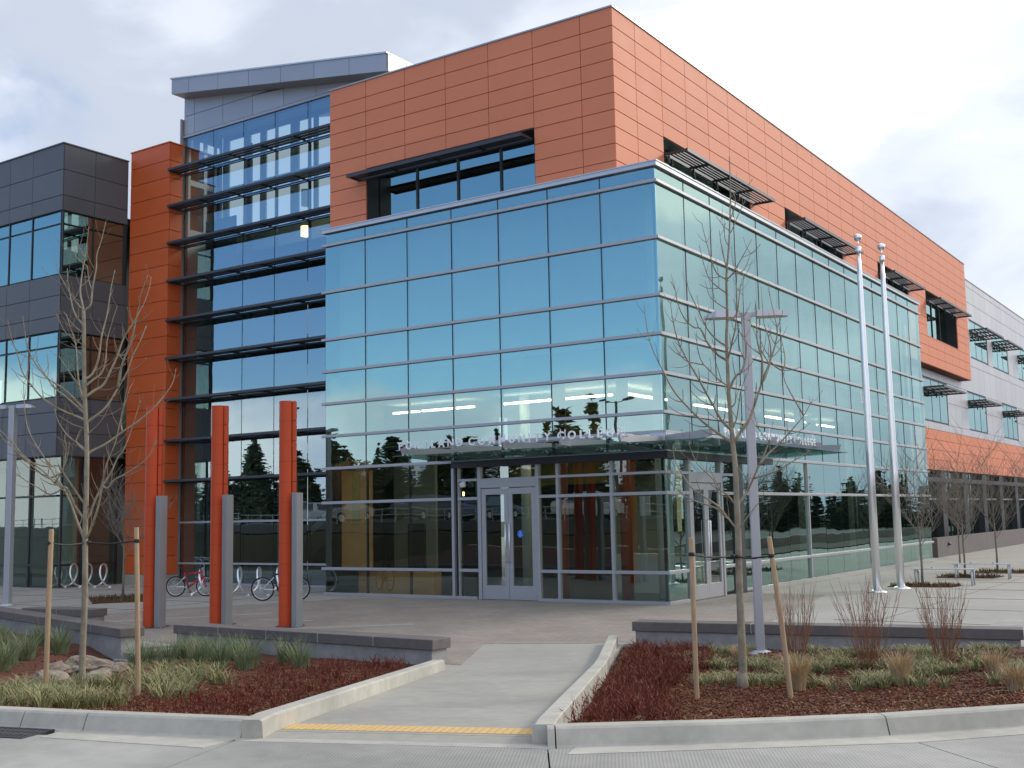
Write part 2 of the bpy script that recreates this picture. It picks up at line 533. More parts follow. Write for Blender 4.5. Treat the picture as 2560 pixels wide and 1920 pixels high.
def box(name, x0, x1, y0, y1, z0, z1, material, parent=None, bevel=0.0, tilt=None):
    """one box object; alike boxes share their mesh"""
    lx, ly, lz = round(abs(x1 - x0), 3), round(abs(y1 - y0), 3), round(abs(z1 - z0), 3)
    key = (lx, ly, lz, material, bevel)
    me = BOXES.get(key)
    if me is None:
        hx, hy, hz = lx / 2, ly / 2, lz / 2
        mb = MB()
        if bevel:
            b = min(bevel, hx * .9, hy * .9, hz * .9)
            # chamfered box
            vs = []
            for sx in (-1, 1):
                for sy in (-1, 1):
                    for sz in (-1, 1):
                        vs += [(sx * (hx - b), sy * (hy - b), sz * hz), (sx * (hx - b), sy * hy, sz * (hz - b)), (sx * hx, sy * (hy - b), sz * (hz - b))]
            def I(sx, sy, sz, w): return ((sx > 0) * 4 + (sy > 0) * 2 + (sz > 0)) * 3 + w
            f = []
            for s_ in (-1, 1):
                q = [I(-1, -1, s_, 0), I(1, -1, s_, 0), I(1, 1, s_, 0), I(-1, 1, s_, 0)]; f.append(q if s_ > 0 else q[::-1])
                q = [I(-1, s_, -1, 1), I(1, s_, -1, 1), I(1, s_, 1, 1), I(-1, s_, 1, 1)]; f.append(q if s_ < 0 else q[::-1])
                q = [I(s_, -1, -1, 2), I(s_, 1, -1, 2), I(s_, 1, 1, 2), I(s_, -1, 1, 2)]; f.append(q if s_ > 0 else q[::-1])
            for a in (-1, 1):
                for c in (-1, 1):
                    f.append([I(-1, a, c, 0), I(1, a, c, 0), I(1, a, c, 1), I(-1, a, c, 1)])
                    f.append([I(a, -1, c, 0), I(a, 1, c, 0), I(a, 1, c, 2), I(a, -1, c, 2)])
                    f.append([I(a, c, -1, 1), I(a, c, 1, 1), I(a, c, 1, 2), I(a, c, -1, 2)])
            for sx in (-1, 1):
                for sy in (-1, 1):
                    for sz in (-1, 1):
                        f.append([I(sx, sy, sz, 0), I(sx, sy, sz, 1), I(sx, sy, sz, 2)])
            mb.add(vs, [tuple(q) for q in f])
            me = mb.mesh(name)
            import bmesh
            bm = bmesh.new(); bm.from_mesh(me); bmesh.ops.recalc_face_normals(bm, faces=bm.faces); bm.to_mesh(me); bm.free()
        else:
            mb.box(-hx, hx, -hy, hy, -hz, hz)
            me = mb.mesh(name)
        me.materials.append(MATS[material])
        BOXES[key] = me
    o = bpy.data.objects.new(name, me)
    link(o, parent, ((x0 + x1) / 2, (y0 + y1) / 2, (z0 + z1) / 2))
    if tilt:
        o.rotation_euler = tilt
    return o

def structure(o):
    o['kind'] = 'structure'
    return o

def grid_surface(name, poly, zf, step, material, skirt=0.0):
    """height field clipped (by cell) to a polygon"""
    P = np.array(poly)
    x0, y0 = P.min(0) - step; x1, y1 = P.max(0) + step
    nx, ny = int((x1 - x0) / step) + 1, int((y1 - y0) / step) + 1
    xs = x0 + np.arange(nx + 1) * step; ys = y0 + np.arange(ny + 1) * step
    cx, cy = np.meshgrid(xs[:-1] + step / 2, ys[:-1] + step / 2, indexing='ij')
    inside = in_poly(cx.ravel(), cy.ravel(), poly).reshape(cx.shape)
    X, Y = np.meshgrid(xs, ys, indexing='ij')
    Z = zf(X, Y)
    V = np.stack([X, Y, Z], -1).reshape(-1, 3)
    ii, jj = np.nonzero(inside)
    a = ii * (ny + 1) + jj
    F = np.stack([a, a + ny + 1, a + ny + 2, a + 1], -1)
    used = np.unique(F)
    remap = np.zeros(len(V), int); remap[used] = np.arange(len(used))
    me = bpy.data.meshes.new(name)
    me.from_pydata(V[used].tolist(), [], remap[F].tolist())
    me.shade_smooth()
    me.materials.append(MATS[material])
    o = bpy.data.objects.new(name, me)
    link(o)
    return o

def in_poly(x, y, poly):
    x = np.asarray(x, float); y = np.asarray(y, float)
    c = np.zeros(x.shape, bool)
    n = len(poly)
    for i in range(n):
        xa, ya = poly[i]; xb, yb = poly[(i + 1) % n]
        if ya == yb: continue
        t = ((ya > y) != (yb > y)) & (x < (xb - xa) * (y - ya) / (yb - ya) + xa)
        c ^= t
    return c

def dist_line(x, y, pts):
    x = np.asarray(x, float); y = np.asarray(y, float)
    best = np.full(x.shape, 1e9)
    for (xa, ya), (xb, yb) in zip(pts[:-1], pts[1:]):
        vx, vy = xb - xa, yb - ya
        t = np.clip(((x - xa) * vx + (y - ya) * vy) / (vx * vx + vy * vy), 0, 1)
        best = np.minimum(best, np.hypot(x - xa - t * vx, y - ya - t * vy))
    return best

def sweep(name, pts, profile, material, parent=None, zs=None):
    """profile: (offset to the right of travel, z); pts: (x, y); mitred"""
    n = len(pts)
    vs = []
    for i, (x, y) in enumerate(pts):
        a = Vector(pts[max(i - 1, 0)]); b = Vector(pts[min(i + 1, n - 1)]); p = Vector((x, y))
        d = (b - a).normalized()
        nr = Vector((d.y, -d.x))
        if 0 < i < n - 1:
            d1 = (p - a).normalized()
            k = 1 / max(.5, abs(Vector((d1.y, -d1.x)).dot(nr)))
        else:
            k = 1
        dz_ = zs[i] if zs else 0
        for o, z in profile:
            vs.append((x + nr.x * o * k, y + nr.y * o * k, z + dz_))
    m_ = len(profile)
    f = []
    for i in range(n - 1):
        for j in range(m_):
            a, b = i * m_ + j, i * m_ + (j + 1) % m_
            f.append((a, b, b + m_, a + m_))
    f.append(tuple(range(m_ - 1, -1, -1))); f.append(tuple(range((n - 1) * m_, n * m_)))
    mb = MB(); mb.add(vs, f)
    return mb.build(name, material, parent, origin=(pts[0][0], pts[0][1], 0))
TREE_A=[[(-0.02,-0.01),(-0.03,0.43),(-0.02,0.86),(-0.02,1.3),(-0.03,1.74),(-0.03,2.15),(-0.03,2.55),(-0.04,2.87),(-0.07,3.28),(-0.09,3.74),(-0.1,4.11),(-0.11,4.32)],[(-0.11,4.32),(-0.15,4.42),(-0.19,4.55),(-0.2,4.77),(-0.19,4.97),(-0.19,5.16),(-0.19,5.38)],[(-0.09,4.32),(-0.03,4.38),(-0.02,4.54),(0.0,4.69),(0.02,4.82),(0.02,4.97),(0.07,5.15),(0.11,5.36)],[(-0.06,1.74),(-0.16,1.93),(-0.25,2.12),(-0.35,2.29),(-0.46,2.43),(-0.59,2.62),(-0.74,2.82),(-0.84,3.0),(-0.9,3.23),(-0.94,3.54)],[(-0.04,1.93),(-0.14,2.08),(-0.23,2.28),(-0.28,2.29),(-0.36,2.34),(-0.48,2.47),(-0.62,2.58),(-0.78,2.73),(-0.92,2.9),(-1.03,3.01),(-1.09,3.15)],[(-0.06,2.13),(-0.16,2.3),(-0.24,2.44),(-0.3,2.53),(-0.4,2.52),(-0.52,2.55),(-0.64,2.61),(-0.77,2.74),(-0.87,2.84),(-0.97,3.04)],[(-0.42,2.42),(-0.54,2.41),(-0.67,2.51),(-0.81,2.65),(-0.9,2.8),(-0.98,2.88)],[(-0.41,2.22),(-0.49,2.22),(-0.61,2.29),(-0.78,2.39),(-0.89,2.49)],[(0.01,1.75),(0.08,1.88),(0.16,2.07),(0.22,2.29),(0.29,2.54),(0.39,2.74),(0.45,2.94),(0.51,3.15),(0.54,3.27),(0.58,3.42)],[(0.01,1.97),(0.06,2.13),(0.14,2.3),(0.23,2.45),(0.3,2.62),(0.36,2.7),(0.43,2.89),(0.48,3.07),(0.54,3.27)],[(0.2,2.19),(0.3,2.27),(0.37,2.35),(0.52,2.42),(0.71,2.53),(0.83,2.65),(0.88,2.76)],[(0.01,2.7),(0.14,2.78),(0.3,2.92),(0.45,3.04),(0.61,3.2),(0.72,3.36),(0.8,3.51),(0.82,3.68)],[(0.3,2.92),(0.26,3.04),(0.26,3.17),(0.28,3.27),(0.32,3.47)],[(-0.05,2.71),(-0.16,2.79),(-0.29,2.88),(-0.4,3.01),(-0.46,3.12),(-0.49,3.2)],[(-0.16,2.79),(-0.16,2.86),(-0.13,2.95)],[(-0.08,2.96),(-0.19,3.0),(-0.28,3.06),(-0.34,3.1)],[(0.02,2.92),(0.09,2.97),(0.18,3.07),(0.26,3.21)],[(-0.1,3.07),(-0.22,3.12),(-0.36,3.19),(-0.5,3.29),(-0.61,3.42),(-0.72,3.59),(-0.77,3.79),(-0.83,3.97),(-0.87,4.17)],[(-0.07,3.12),(-0.16,3.19),(-0.31,3.31),(-0.5,3.45),(-0.65,3.63),(-0.75,3.77),(-0.77,3.85)],[(0.02,3.08),(0.1,3.15),(0.17,3.25),(0.25,3.42),(0.34,3.62),(0.39,3.82),(0.45,3.97),(0.51,4.17)],[(-0.4,2.4),(-0.38,2.48),(-0.35,2.65),(-0.34,2.77),(-0.36,2.86),(-0.34,2.99)],[(-0.37,2.34),(-0.29,2.42),(-0.21,2.55),(-0.16,2.69),(-0.14,2.79)],[(-0.08,3.18),(-0.17,3.29),(-0.25,3.37),(-0.35,3.45),(-0.45,3.52),(-0.57,3.67),(-0.66,3.87),(-0.69,4.11),(-0.7,4.22)],[(-0.11,3.3),(-0.18,3.48),(-0.23,3.71),(-0.28,3.96),(-0.37,4.17),(-0.43,4.33)],[(0.02,3.39),(0.11,3.46),(0.18,3.65),(0.23,3.8),(0.28,4.01),(0.35,4.15),(0.43,4.32),(0.49,4.47),(0.53,4.65),(0.54,4.77)],[(0.23,3.8),(0.34,3.82),(0.41,3.95),(0.46,4.03)],[(0.02,3.52),(0.09,3.58),(0.13,3.72),(0.13,3.95),(0.16,4.13),(0.22,4.38)],[(-0.01,3.58),(0.03,3.76),(0.03,4.06),(0.06,4.31),(0.07,4.66),(0.09,4.87)],[(0.18,3.65),(0.27,3.66),(0.34,3.7)],[(0.28,3.4),(0.32,3.65),(0.42,3.85),(0.49,4.01),(0.57,4.3),(0.61,4.45),(0.7,4.65)],[(-0.12,3.8),(-0.19,3.88),(-0.24,3.93)],[(-0.1,3.91),(-0.2,3.98),(-0.29,4.07),(-0.36,4.25)],[(-0.11,4.05),(-0.22,4.13),(-0.31,4.22),(-0.39,4.33)],[(-0.13,4.16),(-0.22,4.26),(-0.28,4.38),(-0.34,4.57),(-0.37,4.67),(-0.4,4.86)],[(-0.1,3.41),(-0.17,3.48),(-0.27,3.62),(-0.39,3.79)],[(-0.15,4.36),(-0.22,4.47),(-0.31,4.65),(-0.38,4.82)],[(-0.02,4.54),(-0.08,4.67),(-0.12,4.85)],[(-0.19,4.87),(-0.26,4.97),(-0.29,5.1)],[(-0.19,5.0),(-0.24,5.08),(-0.29,5.16)]]
TREE_B=[[(0.01,-0.01),(0.01,0.29),(0.01,0.73),(0.01,1.16),(0.02,1.6),(0.02,2.0),(0.02,2.36),(0.0,2.67),(-0.01,2.94),(-0.02,3.21),(-0.02,3.49),(-0.02,3.81),(-0.0,4.08),(0.01,4.55),(0.05,4.87),(0.08,5.25),(0.1,5.62),(0.1,5.95)],[(-0.03,1.73),(-0.1,1.82),(-0.22,1.92),(-0.39,1.98),(-0.54,2.05),(-0.67,2.17),(-0.72,2.27),(-0.74,2.41)],[(-0.14,1.87),(-0.18,1.93),(-0.32,2.03),(-0.48,2.15),(-0.56,2.27),(-0.62,2.38),(-0.66,2.48),(-0.66,2.62)],[(-0.01,1.97),(-0.08,2.06),(-0.19,2.14),(-0.22,2.23),(-0.3,2.31),(-0.39,2.41),(-0.44,2.52),(-0.48,2.65)],[(0.05,1.97),(0.14,2.08),(0.23,2.24),(0.31,2.39),(0.37,2.5),(0.43,2.66),(0.38,2.72),(0.31,2.85),(0.29,3.03)],[(0.31,2.39),(0.41,2.51),(0.49,2.58),(0.64,2.73),(0.73,2.83),(0.82,2.93),(0.93,3.12)],[(0.27,2.29),(0.38,2.28),(0.5,2.33),(0.62,2.4),(0.77,2.49),(0.84,2.53)],[(-0.03,2.66),(-0.14,2.74),(-0.26,2.83),(-0.39,2.95),(-0.61,3.2),(-0.74,3.45),(-0.89,3.82),(-0.94,4.24)],[(-0.03,2.8),(-0.11,2.87),(-0.17,2.95),(-0.38,3.31),(-0.6,3.68),(-0.68,3.94),(-0.71,4.15)],[(0.04,2.68),(0.13,2.81),(0.22,2.94),(0.36,3.3),(0.51,3.66),(0.57,3.89),(0.55,4.07),(0.51,4.3)],[(0.05,1.71),(0.14,1.84),(0.24,1.96),(0.35,1.99)],[(0.19,2.2),(0.13,2.26),(0.04,2.37)],[(0.01,2.81),(0.05,2.91),(0.07,3.04),(0.1,3.23),(0.18,3.43)],[(-0.04,3.29),(-0.13,3.35),(-0.22,3.44),(-0.3,3.52),(-0.35,3.62),(-0.38,3.78)],[(-0.3,3.53),(-0.39,3.54),(-0.5,3.58),(-0.58,3.69),(-0.63,3.8)],[(-0.04,3.58),(-0.14,3.64),(-0.22,3.73),(-0.27,3.81),(-0.33,3.93),(-0.4,3.94),(-0.49,4.02),(-0.55,4.12),(-0.59,4.25),(-0.61,4.36),(-0.66,4.46)],[(-0.01,3.73),(-0.1,3.8),(-0.2,3.92),(-0.26,4.06),(-0.3,4.17),(-0.36,4.32),(-0.4,4.44),(-0.42,4.57)],[(-0.02,4.18),(-0.09,4.23),(-0.16,4.3),(-0.19,4.36),(-0.22,4.51)],[(-0.23,3.78),(-0.27,3.9),(-0.26,4.06)],[(-0.01,3.25),(0.06,3.39),(0.12,3.43),(0.17,3.56),(0.18,3.67),(0.17,3.82),(0.16,4.16),(0.16,4.35),(0.17,4.54)],[(0.4,3.26),(0.43,3.45),(0.49,3.56),(0.51,3.73),(0.49,3.91),(0.46,4.02),(0.46,4.3)],[(0.41,3.33),(0.38,3.56),(0.33,3.78),(0.33,4.04),(0.33,4.23)],[(-0.01,3.6),(0.03,3.79),(0.06,3.94),(0.07,4.16),(0.06,4.31),(0.07,4.54)],[(0.53,3.48),(0.47,3.56),(0.4,3.74),(0.36,3.93),(0.3,4.12)],[(0.52,3.48),(0.61,3.48),(0.66,3.49),(0.69,3.63),(0.68,3.78),(0.67,3.92)],[(0.62,3.11),(0.66,3.33),(0.67,3.48)],[(0.04,3.08),(0.05,3.19),(0.06,3.39)],[(0.02,4.5),(-0.1,4.59),(-0.17,4.83),(-0.24,5.18)],[(0.01,4.34),(-0.13,4.45),(-0.22,4.59),(-0.29,4.91)],[(0.07,4.56),(0.18,4.74),(0.29,4.94)],[(0.09,5.46),(0.16,5.52),(0.23,5.64)],[(0.07,5.07),(-0.0,5.15),(-0.06,5.26)],[(0.09,5.07),(0.16,5.23),(0.25,5.41)],[(0.02,4.62),(-0.03,4.83),(-0.06,5.07)],[(0.1,4.58),(0.22,4.62),(0.32,4.82)],[(0.05,4.89),(0.01,4.99),(0.01,5.15)],[(0.09,5.23),(0.14,5.39),(0.11,5.5)],[(0.0,4.02),(0.12,4.12),(0.17,4.38),(0.21,4.54)]]

# ------------------------------------------------------------------ the ground
STREET, KERB = 0.44, 0.57
ground = grid = MB().box(-500, 500, -500, 500, -1.4, -1.0).build('ground', 'field_grass'); structure(ground)

def slab(name, poly, z0, z1, material):
    return structure(MB().prism(poly, z0, z1).build(name, material, origin=(poly[0][0], poly[0][1], 0)))

slab('plaza', [(-70, 70), (-70, -1.0), (-24, -5.9), (-4.45, -11.15), (-4.1, -10.45), (1.6, -10.5), (1.97, -10.87), (3.93, -10.16), (2.75, -7.2), (2.9, -7.05),
               (8.45, -6.05), (8.6, -5.9), (12.3, -5.9), (12.3, 70)][::-1], -.95, 0.0, 'plaza_concrete')
slab('paved_area', [(-8.2, -.06), (-.0, -.06), (.06, 4.2), (2.2, 4.0), (4.2, -6.6), (2.6, -6.95), (2.18, -7.35), (.65, -8.09), (1.9, -10.4), (-3.95, -10.38), (-10.6, -9.2), (-11.3, -6)], -.02, .005, 'plaza_pavers')
for (xa, ya), (xb, yb) in (((-6.35, -6.42), (-5.1, -6.1)), ((-4.3, -7.5), (-2.6, -5.9)), ((-9.3, -8.4), (-7.4, -5.0))):
    d = Vector((xb - xa, yb - ya)).normalized(); n = Vector((-d.y, d.x)) * .11
    slab('pale_strip', [(xa - n.x, ya - n.y), (xb - n.x, yb - n.y), (xb + n.x, yb + n.y), (xa + n.x, ya + n.y)], 0, .010, 'concrete')  # narrow strips paler than the pavers they lie on
slab('path', [(7.2, -5.85), (12.28, -5.85), (12.28, 69), (7.0, 69)], -.02, .005, 'street_concrete')

slab('lawn', [(8.7, -1.5), (12.26, -1.5), (12.26, 68), (8.7, 68)], -.02, .06, 'bank_grass')

for i in range(9):
    y = -5 + i * 3.0
    slab('paving_joint', [(4.4, y), (8.65, y), (8.65, y + .008), (4.4, y + .008)], 0, .0065, 'coping_stone')
for x in (5.2, 7.6):
    slab('paving_joint', [(x, -5.8), (x + .008, -5.8), (x + .008, 30), (x, 30)], 0, .0062, 'coping_stone')
for i in range(6):
    x = -22 + i * 2.6
    slab('paving_joint', [(x, -6.5), (x + .008, -6.5), (x + .008, 2.2), (x, 2.2)], 0, .0062, 'coping_stone')
for y in (-5.6, -3.1, -.6): slab('paving_joint', [(-24, y), (-11.5, y), (-11.5, y + .009), (-24, y + .009)], 0, .0066, 'coping_stone')

# ramped walk from the street down to the plaza
WL0, WR0 = Vector((5.0, -16.98)), Vector((6.93, -16.22))      # street end, left and right edge
WD = (Vector((1.97, -10.87)) - WL0); WLEN = WD.length; WD.normalize()
WSEG = [0, .42, .46, 2.2, 2.208, 3.9, 3.908, 5.6, 5.608, WLEN]
def walk_z(s): return STREET * min(1.0, max(0.0, 1 - s / WLEN))
k = 0
for a, b in ((.0, .10), (.46, 1.95), (1.955, 3.55), (3.555, 5.15), (5.155, WLEN)):
    pa, pb = WL0 + WD * a, WL0 + WD * b; qa, qb = WR0 + WD * a, WR0 + WD * b
    mb = MB(); v = []
    for p, s_ in ((pa, a), (qa, a), (qb, b), (pb, b)):
        v.append((p.x, p.y, walk_z(s_)))
    for p, s_ in ((pa, a), (qa, a), (qb, b), (pb, b)):
        v.append((p.x, p.y, -.9))
    mb.add(v, [(0, 1, 2, 3), (7, 6, 5, 4), (0, 4, 5, 1), (1, 5, 6, 2), (2, 6, 7, 3), (3, 7, 4, 0)])
    structure(mb.build('walkway', 'concrete', origin=(pa.x, pa.y, 0)))
# yellow tactile strip with its domes
tact = thing('tactile_strip', 'yellow tactile paving strip of small domes across the foot of the sloping walk', 'tactile paving', (WL0.x, WL0.y, STREET))
a, b = .10, .455
mb = MB(); v = []
for zz in (.004, -.2):
    for p0, s_ in ((WL0, a), (WR0, a), (WR0, b), (WL0, b)):
        p = p0 + WD * s_
        v.append((p.x, p.y, walk_z(s_) + zz))
mb.add(v, [(0, 1, 2, 3), (7, 6, 5, 4), (0, 4, 5, 1), (1, 5, 6, 2), (2, 6, 7, 3), (3, 7, 4, 0)])
mb.build('base_plate', 'tactile_yellow', tact, origin=WP[tact.name])
mb = MB()
across = (WR0 - WL0)
for i in range(34):
    for j in range(6):
        s_ = a + .03 + j * .057
        p = WL0 + WD * s_ + across * ((i + .5) / 34)
        z = walk_z(s_) + .004
        r1, r2 = .013, .008
        vs = [(p.x + r1 * math.cos(t), p.y + r1 * math.sin(t), z) for t in np.arange(6) * math.pi / 3] + [(p.x + r2 * math.cos(t), p.y + r2 * math.sin(t), z + .006) for t in np.arange(6) * math.pi / 3]
        mb.add(vs, [(6, 7, 8, 9, 10, 11)] + [(q, (q + 1) % 6, 6 + (q + 1) % 6, 6 + q) for q in range(6)])
dm = mb.build('domes', 'tactile_yellow', tact, origin=WP[tact.name]); dm['kind'] = 'stuff'

# kerbs: along the street and returning beside the walk
LK = [(-24, -25.1), (-12, -21.8), (-4, -19.62), (-1.2, -18.82), (2.57, -17.80), (3.44, -17.57), (4.93, -17.13)]
RK = [(7.09, -16.35), (8.1, -15.62), (9.05, -14.82), (9.86, -13.95), (10.7, -12.75), (11.4, -11.3), (11.95, -9.4), (12.25, -7.2), (12.4, -4), (12.45, 69)]
prof_k = [(0, -.3), (0, KERB - .012), (.012, KERB), (.13, KERB), (.152, KERB - .015), (.20, STREET + .012), (.235, STREET - .02), (.235, -.3)]
def kerb_run(pts, cuts, prof, gap=.005):
    """split a polyline at the cut lengths so that every joint is a real gap"""
    L_ = [0]
    for p, q in zip(pts[:-1], pts[1:]): L_.append(L_[-1] + math.dist(p, q))
    def at(s_):
        for i in range(len(L_) - 1):
            if s_ <= L_[i + 1] + 1e-9:
                t = (s_ - L_[i]) / (L_[i + 1] - L_[i])
                return (pts[i][0] + (pts[i + 1][0] - pts[i][0]) * t, pts[i][1] + (pts[i + 1][1] - pts[i][1]) * t)
        return pts[-1]
    ed = [0] + sorted(cuts) + [L_[-1]]
    for a, b in zip(ed[:-1], ed[1:]):
        a2, b2 = a + gap, b - gap
        pp = [at(a2)] + [pts[i] for i in range(len(pts)) if a2 + .01 < L_[i] < b2 - .01] + [at(b2)]
        structure(sweep('kerb', pp, prof, 'kerb_concrete'))
LL = sum(math.dist(p, q) for p, q in zip(LK[:-1], LK[1:]))
RL = sum(math.dist(p, q) for p, q in zip(RK[:-1], RK[1:]))
kerb_run(LK, [LL - 1.42, LL - 2.03, LL - 5, LL - 8, LL - 11], prof_k)
kerb_run(RK, [.06, 2.46, 5.4, 8.4, 11.5, 15], prof_k)

def walk_kerb(p0, side, length, start):
    """kerb beside the ramp, side=-1 west of its walking edge, +1 east"""
    n = 14
    ss = [start] + [length * i / n for i in range(n + 1)]
    pts = [(p0.x + WD.x * s_, p0.y + WD.y * s_) for s_ in ss]
    zs = [walk_z(s_) for s_ in ss]
    if side < 0:
        prof = [(-.16, -.5), (-.16, .125), (-.15, .135), (-.02, .135), (0, .12), (.012, -.05), (.012, -.5)]
    else:
        prof = [(-.012, -.5), (-.012, -.05), (0, .12), (.02, .135), (.15, .135), (.16, .125), (.16, -.5)]
    o = sweep('kerb', pts, prof, 'kerb_concrete', zs=zs)
    structure(o)
walk_kerb(WL0, -1, WLEN - .02, -.30)
walk_kerb(WR0, 1, 10.0, -.26)

# street slabs with open joints, and the gutter pan
def offset_pt(p, d, s_): return (p[0] + d[0] * s_, p[1] + d[1] * s_)
front_pts = [(-24, -25.35), (-1.1, -19.08), (3.28, -18.05), (5.02, -17.42), (7.24, -16.56), (9.24, -15.0), (10.04, -14.12), (11.6, -11.4), (12.6, -7), (12.7, 69)]
dirs = [(.25, -.97), (.26, -.965), (.27, -.96), (.33, -.94), (.52, -.85), (.70, -.715), (.8, -.6), (.95, -.3), (1, 0), (1, 0)]
joints = [(3.28, -18.05, .26, -.965), (5.02, -17.42, .33, -.94), (7.24, -16.56, .55, -.83), (9.24, -15.0, .74, -.67)]
def far(j, t): return (j[0] + j[2] * t, j[1] + j[3] * t)
G = .006
def cut(j, sgn):
    n = (-j[3] * sgn * G, j[2] * sgn * G)
    return (j[0] + n[0], j[1] + n[1]), (j[0] + j[2] * 16 + n[0] , j[1] + j[3] * 16 + n[1])
polys = []
a0, a1 = cut(joints[0], -1)
polys.append([(-24, -25.35), (-1.1, -19.08), a0, a1, (-20, -33.6)])
for j1, j2 in zip(joints[:-1], joints[1:]):
    p0, p1 = cut(j1, 1); q0, q1 = cut(j2, -1)
    polys.append([p0, q0, q1, p1])
p0, p1 = cut(joints[3], 1)
polys.append([p0, (10.04, -14.12), (11.6, -11.4), (12.6, -7), (13, -6), (60, -12), (60, -26.5), p1])
slab('road', [(12.55, -7), (12.7, 69), (22, 69), (22, -10), (13, -6.02)][::1], -.6, STREET, 'asphalt')
for q in polys:
    slab('road', q[::-1], -.6, STREET, 'street_concrete')
slab('road_base', [(-24, -33), (60, -33), (60, -13), (21.5, -11), (21.5, 68), (13, 68), (12.5, -6), (9, -14.7), (7, -16.3), (4.9, -17.1), (-24, -25)], -.95, STREET - .03, 'slot_black')
# apron between kerb ends, gutter strips
slab('gutter', [(4.9, -17.34), (7.2, -16.42), (7.235, -16.555), (5.03, -17.415)][::-1], -.5, STREET + .001, 'kerb_concrete')
slab('gutter', [(7.38, -16.40), (9.2, -14.95), (10.0, -14.08), (11.5, -11.4), (12.5, -7), (12.8, -7), (11.75, -11.5), (10.2, -14.25), (9.38, -15.17), (7.46, -16.66)][::-1], STREET - .1, STREET + .004, 'kerb_concrete')
slab('gutter', [(3.46, -17.74), (4.98, -17.33), (5.03, -17.72), (3.56, -18.06)][::-1], STREET - .1, STREET + .004, 'kerb_concrete')
slab('gutter', [(-24, -25.2), (2.55, -17.98), (2.62, -18.25), (-24, -25.5)][::-1], STREET - .1, STREET + .004, 'kerb_concrete')
slab('apron', [(4.98, -17.0), (6.95, -16.22), (7.15, -16.45), (4.98, -17.34)][::-1], -.5, STREET - .0005, 'concrete')

# cast-iron drain grate by the kerb
gr = thing('drain_grate', 'dark cast iron drain grate set in the gutter below the kerb', 'drain grate', (3.05, -18.09, STREET), math.radians(15))
GW, GD = .80, .36
for n_, x0, x1, y0, y1 in (('frame_bar', -GW / 2, GW / 2, -GD / 2, -GD / 2 + .03), ('frame_bar', -GW / 2, GW / 2, GD / 2 - .03, GD / 2), ('frame_bar', -GW / 2, -GW / 2 + .03, -GD / 2 + .03, GD / 2 - .03), ('frame_bar', GW / 2 - .03, GW / 2, -GD / 2 + .03, GD / 2 - .03)):
    box(n_, x0, x1, y0, y1, -.02, .009, 'iron', gr)
box('sump', -GW / 2 + .03, GW / 2 - .03, -GD / 2 + .03, GD / 2 - .03, .0055, .0065, 'slot_black', gr)
for i in range(15):
    x = -GW / 2 + .06 + i * (GW - .12) / 14
    box('bar', x - .012, x + .012, -GD / 2 + .03, GD / 2 - .03, .0066, .011, 'iron', gr)
for y in (-.06, .06):
    box('cross_bar', -GW / 2 + .03, GW / 2 - .03, y - .025, y + .025, .0066, .012, 'iron', gr)

# planting beds
def noise2(x, y, s_):
    return (np.sin(x * 3.1 * s_ + 1.3) * np.sin(y * 2.7 * s_ + .4) + .6 * np.sin(x * 6.3 * s_ + y * 5.1 * s_) + .35 * np.sin(x * 13.7 * s_ - y * 11.9 * s_ + 2))
SWALE = [(-4.3, -10.9), (-3.3, -12.6), (-2.2, -14.0), (-1.5, -15.3), (-4, -17.6)]
TREE_L, TREE_R = (0.50, -15.48), (6.56, -11.50)
def bed_left_z(x, y):
    s_ = dist_line(x, y, LK)
    z = -.06 + .60 * np.exp(-s_ / 3.2)
    dch = dist_line(x, y, SWALE)
    z = z - .22 * np.exp(-(dch / .75) ** 2)
    z = z + .06 * np.exp(-((np.asarray(x) - TREE_L[0]) ** 2 + (np.asarray(y) - TREE_L[1]) ** 2) / .3)
    return np.minimum(z + .012 * noise2(x, y, 1.0), KERB - .04)
def bed_right_z(x, y):
    s_ = dist_line(x, y, RK)
    z = -.06 + .60 * np.exp(-s_ / 3.0)
    z = z + .05 * np.exp(-((np.asarray(x) - TREE_R[0]) ** 2 + (np.asarray(y) - TREE_R[1]) ** 2) / .3)
    return np.minimum(z + .014 * noise2(x, y, 1.0), KERB - .04)
BED_L = [(-24, -6.1), (-4.5, -11.2), (-4.2, -10.5), (1.6, -10.55), (1.85, -11.0), (4.85, -17.05), (2.57, -17.85), (-4, -19.65), (-24, -25.1)]
BED_R = [(7.08, -16.35), (2.8, -7.3), (3.0, -7.1), (8.55, -6.1), (8.7, -5.85), (12.3, -5.85), (12.2, -7.4), (11.9, -9.4), (11.35, -11.3), (10.65, -12.75), (9.8, -14.0), (9.0, -14.9), (8.05, -15.7)]
structure(grid_surface('planting_bed', BED_L, bed_left_z, .09, 'mulch'))
structure(grid_surface('planting_bed', BED_R, bed_right_z, .09, 'mulch'))

# the bank and car park across the street (seen in the glass)
slab('bank', [(-140, -27.5), (60, -27.5), (60, -33), (-140, -33)][::-1], -.9, 1.1, 'bank_grass')
mb = MB(); mb.prism_axis([(-33.0, 1.1), (-29.5, 1.75), (-33.0, 1.75)], -140, 60, 0)
structure(mb.build('bank_slope', 'bank_grass'))
slab('car_park', [(-140, -29.4), (60, -29.4), (60, -75), (-140, -75)][::-1], 1.2, 1.8, 'asphalt')
slab('field', [(22.3, -9.6), (200, -9.6), (200, 69), (22.3, 69)], -1, .2, 'bank_grass')
slab('field', [(14, 69), (200, 69), (200, 200), (-100, 200), (-100, 71)][::-1], -1, -.3, 'field_grass')

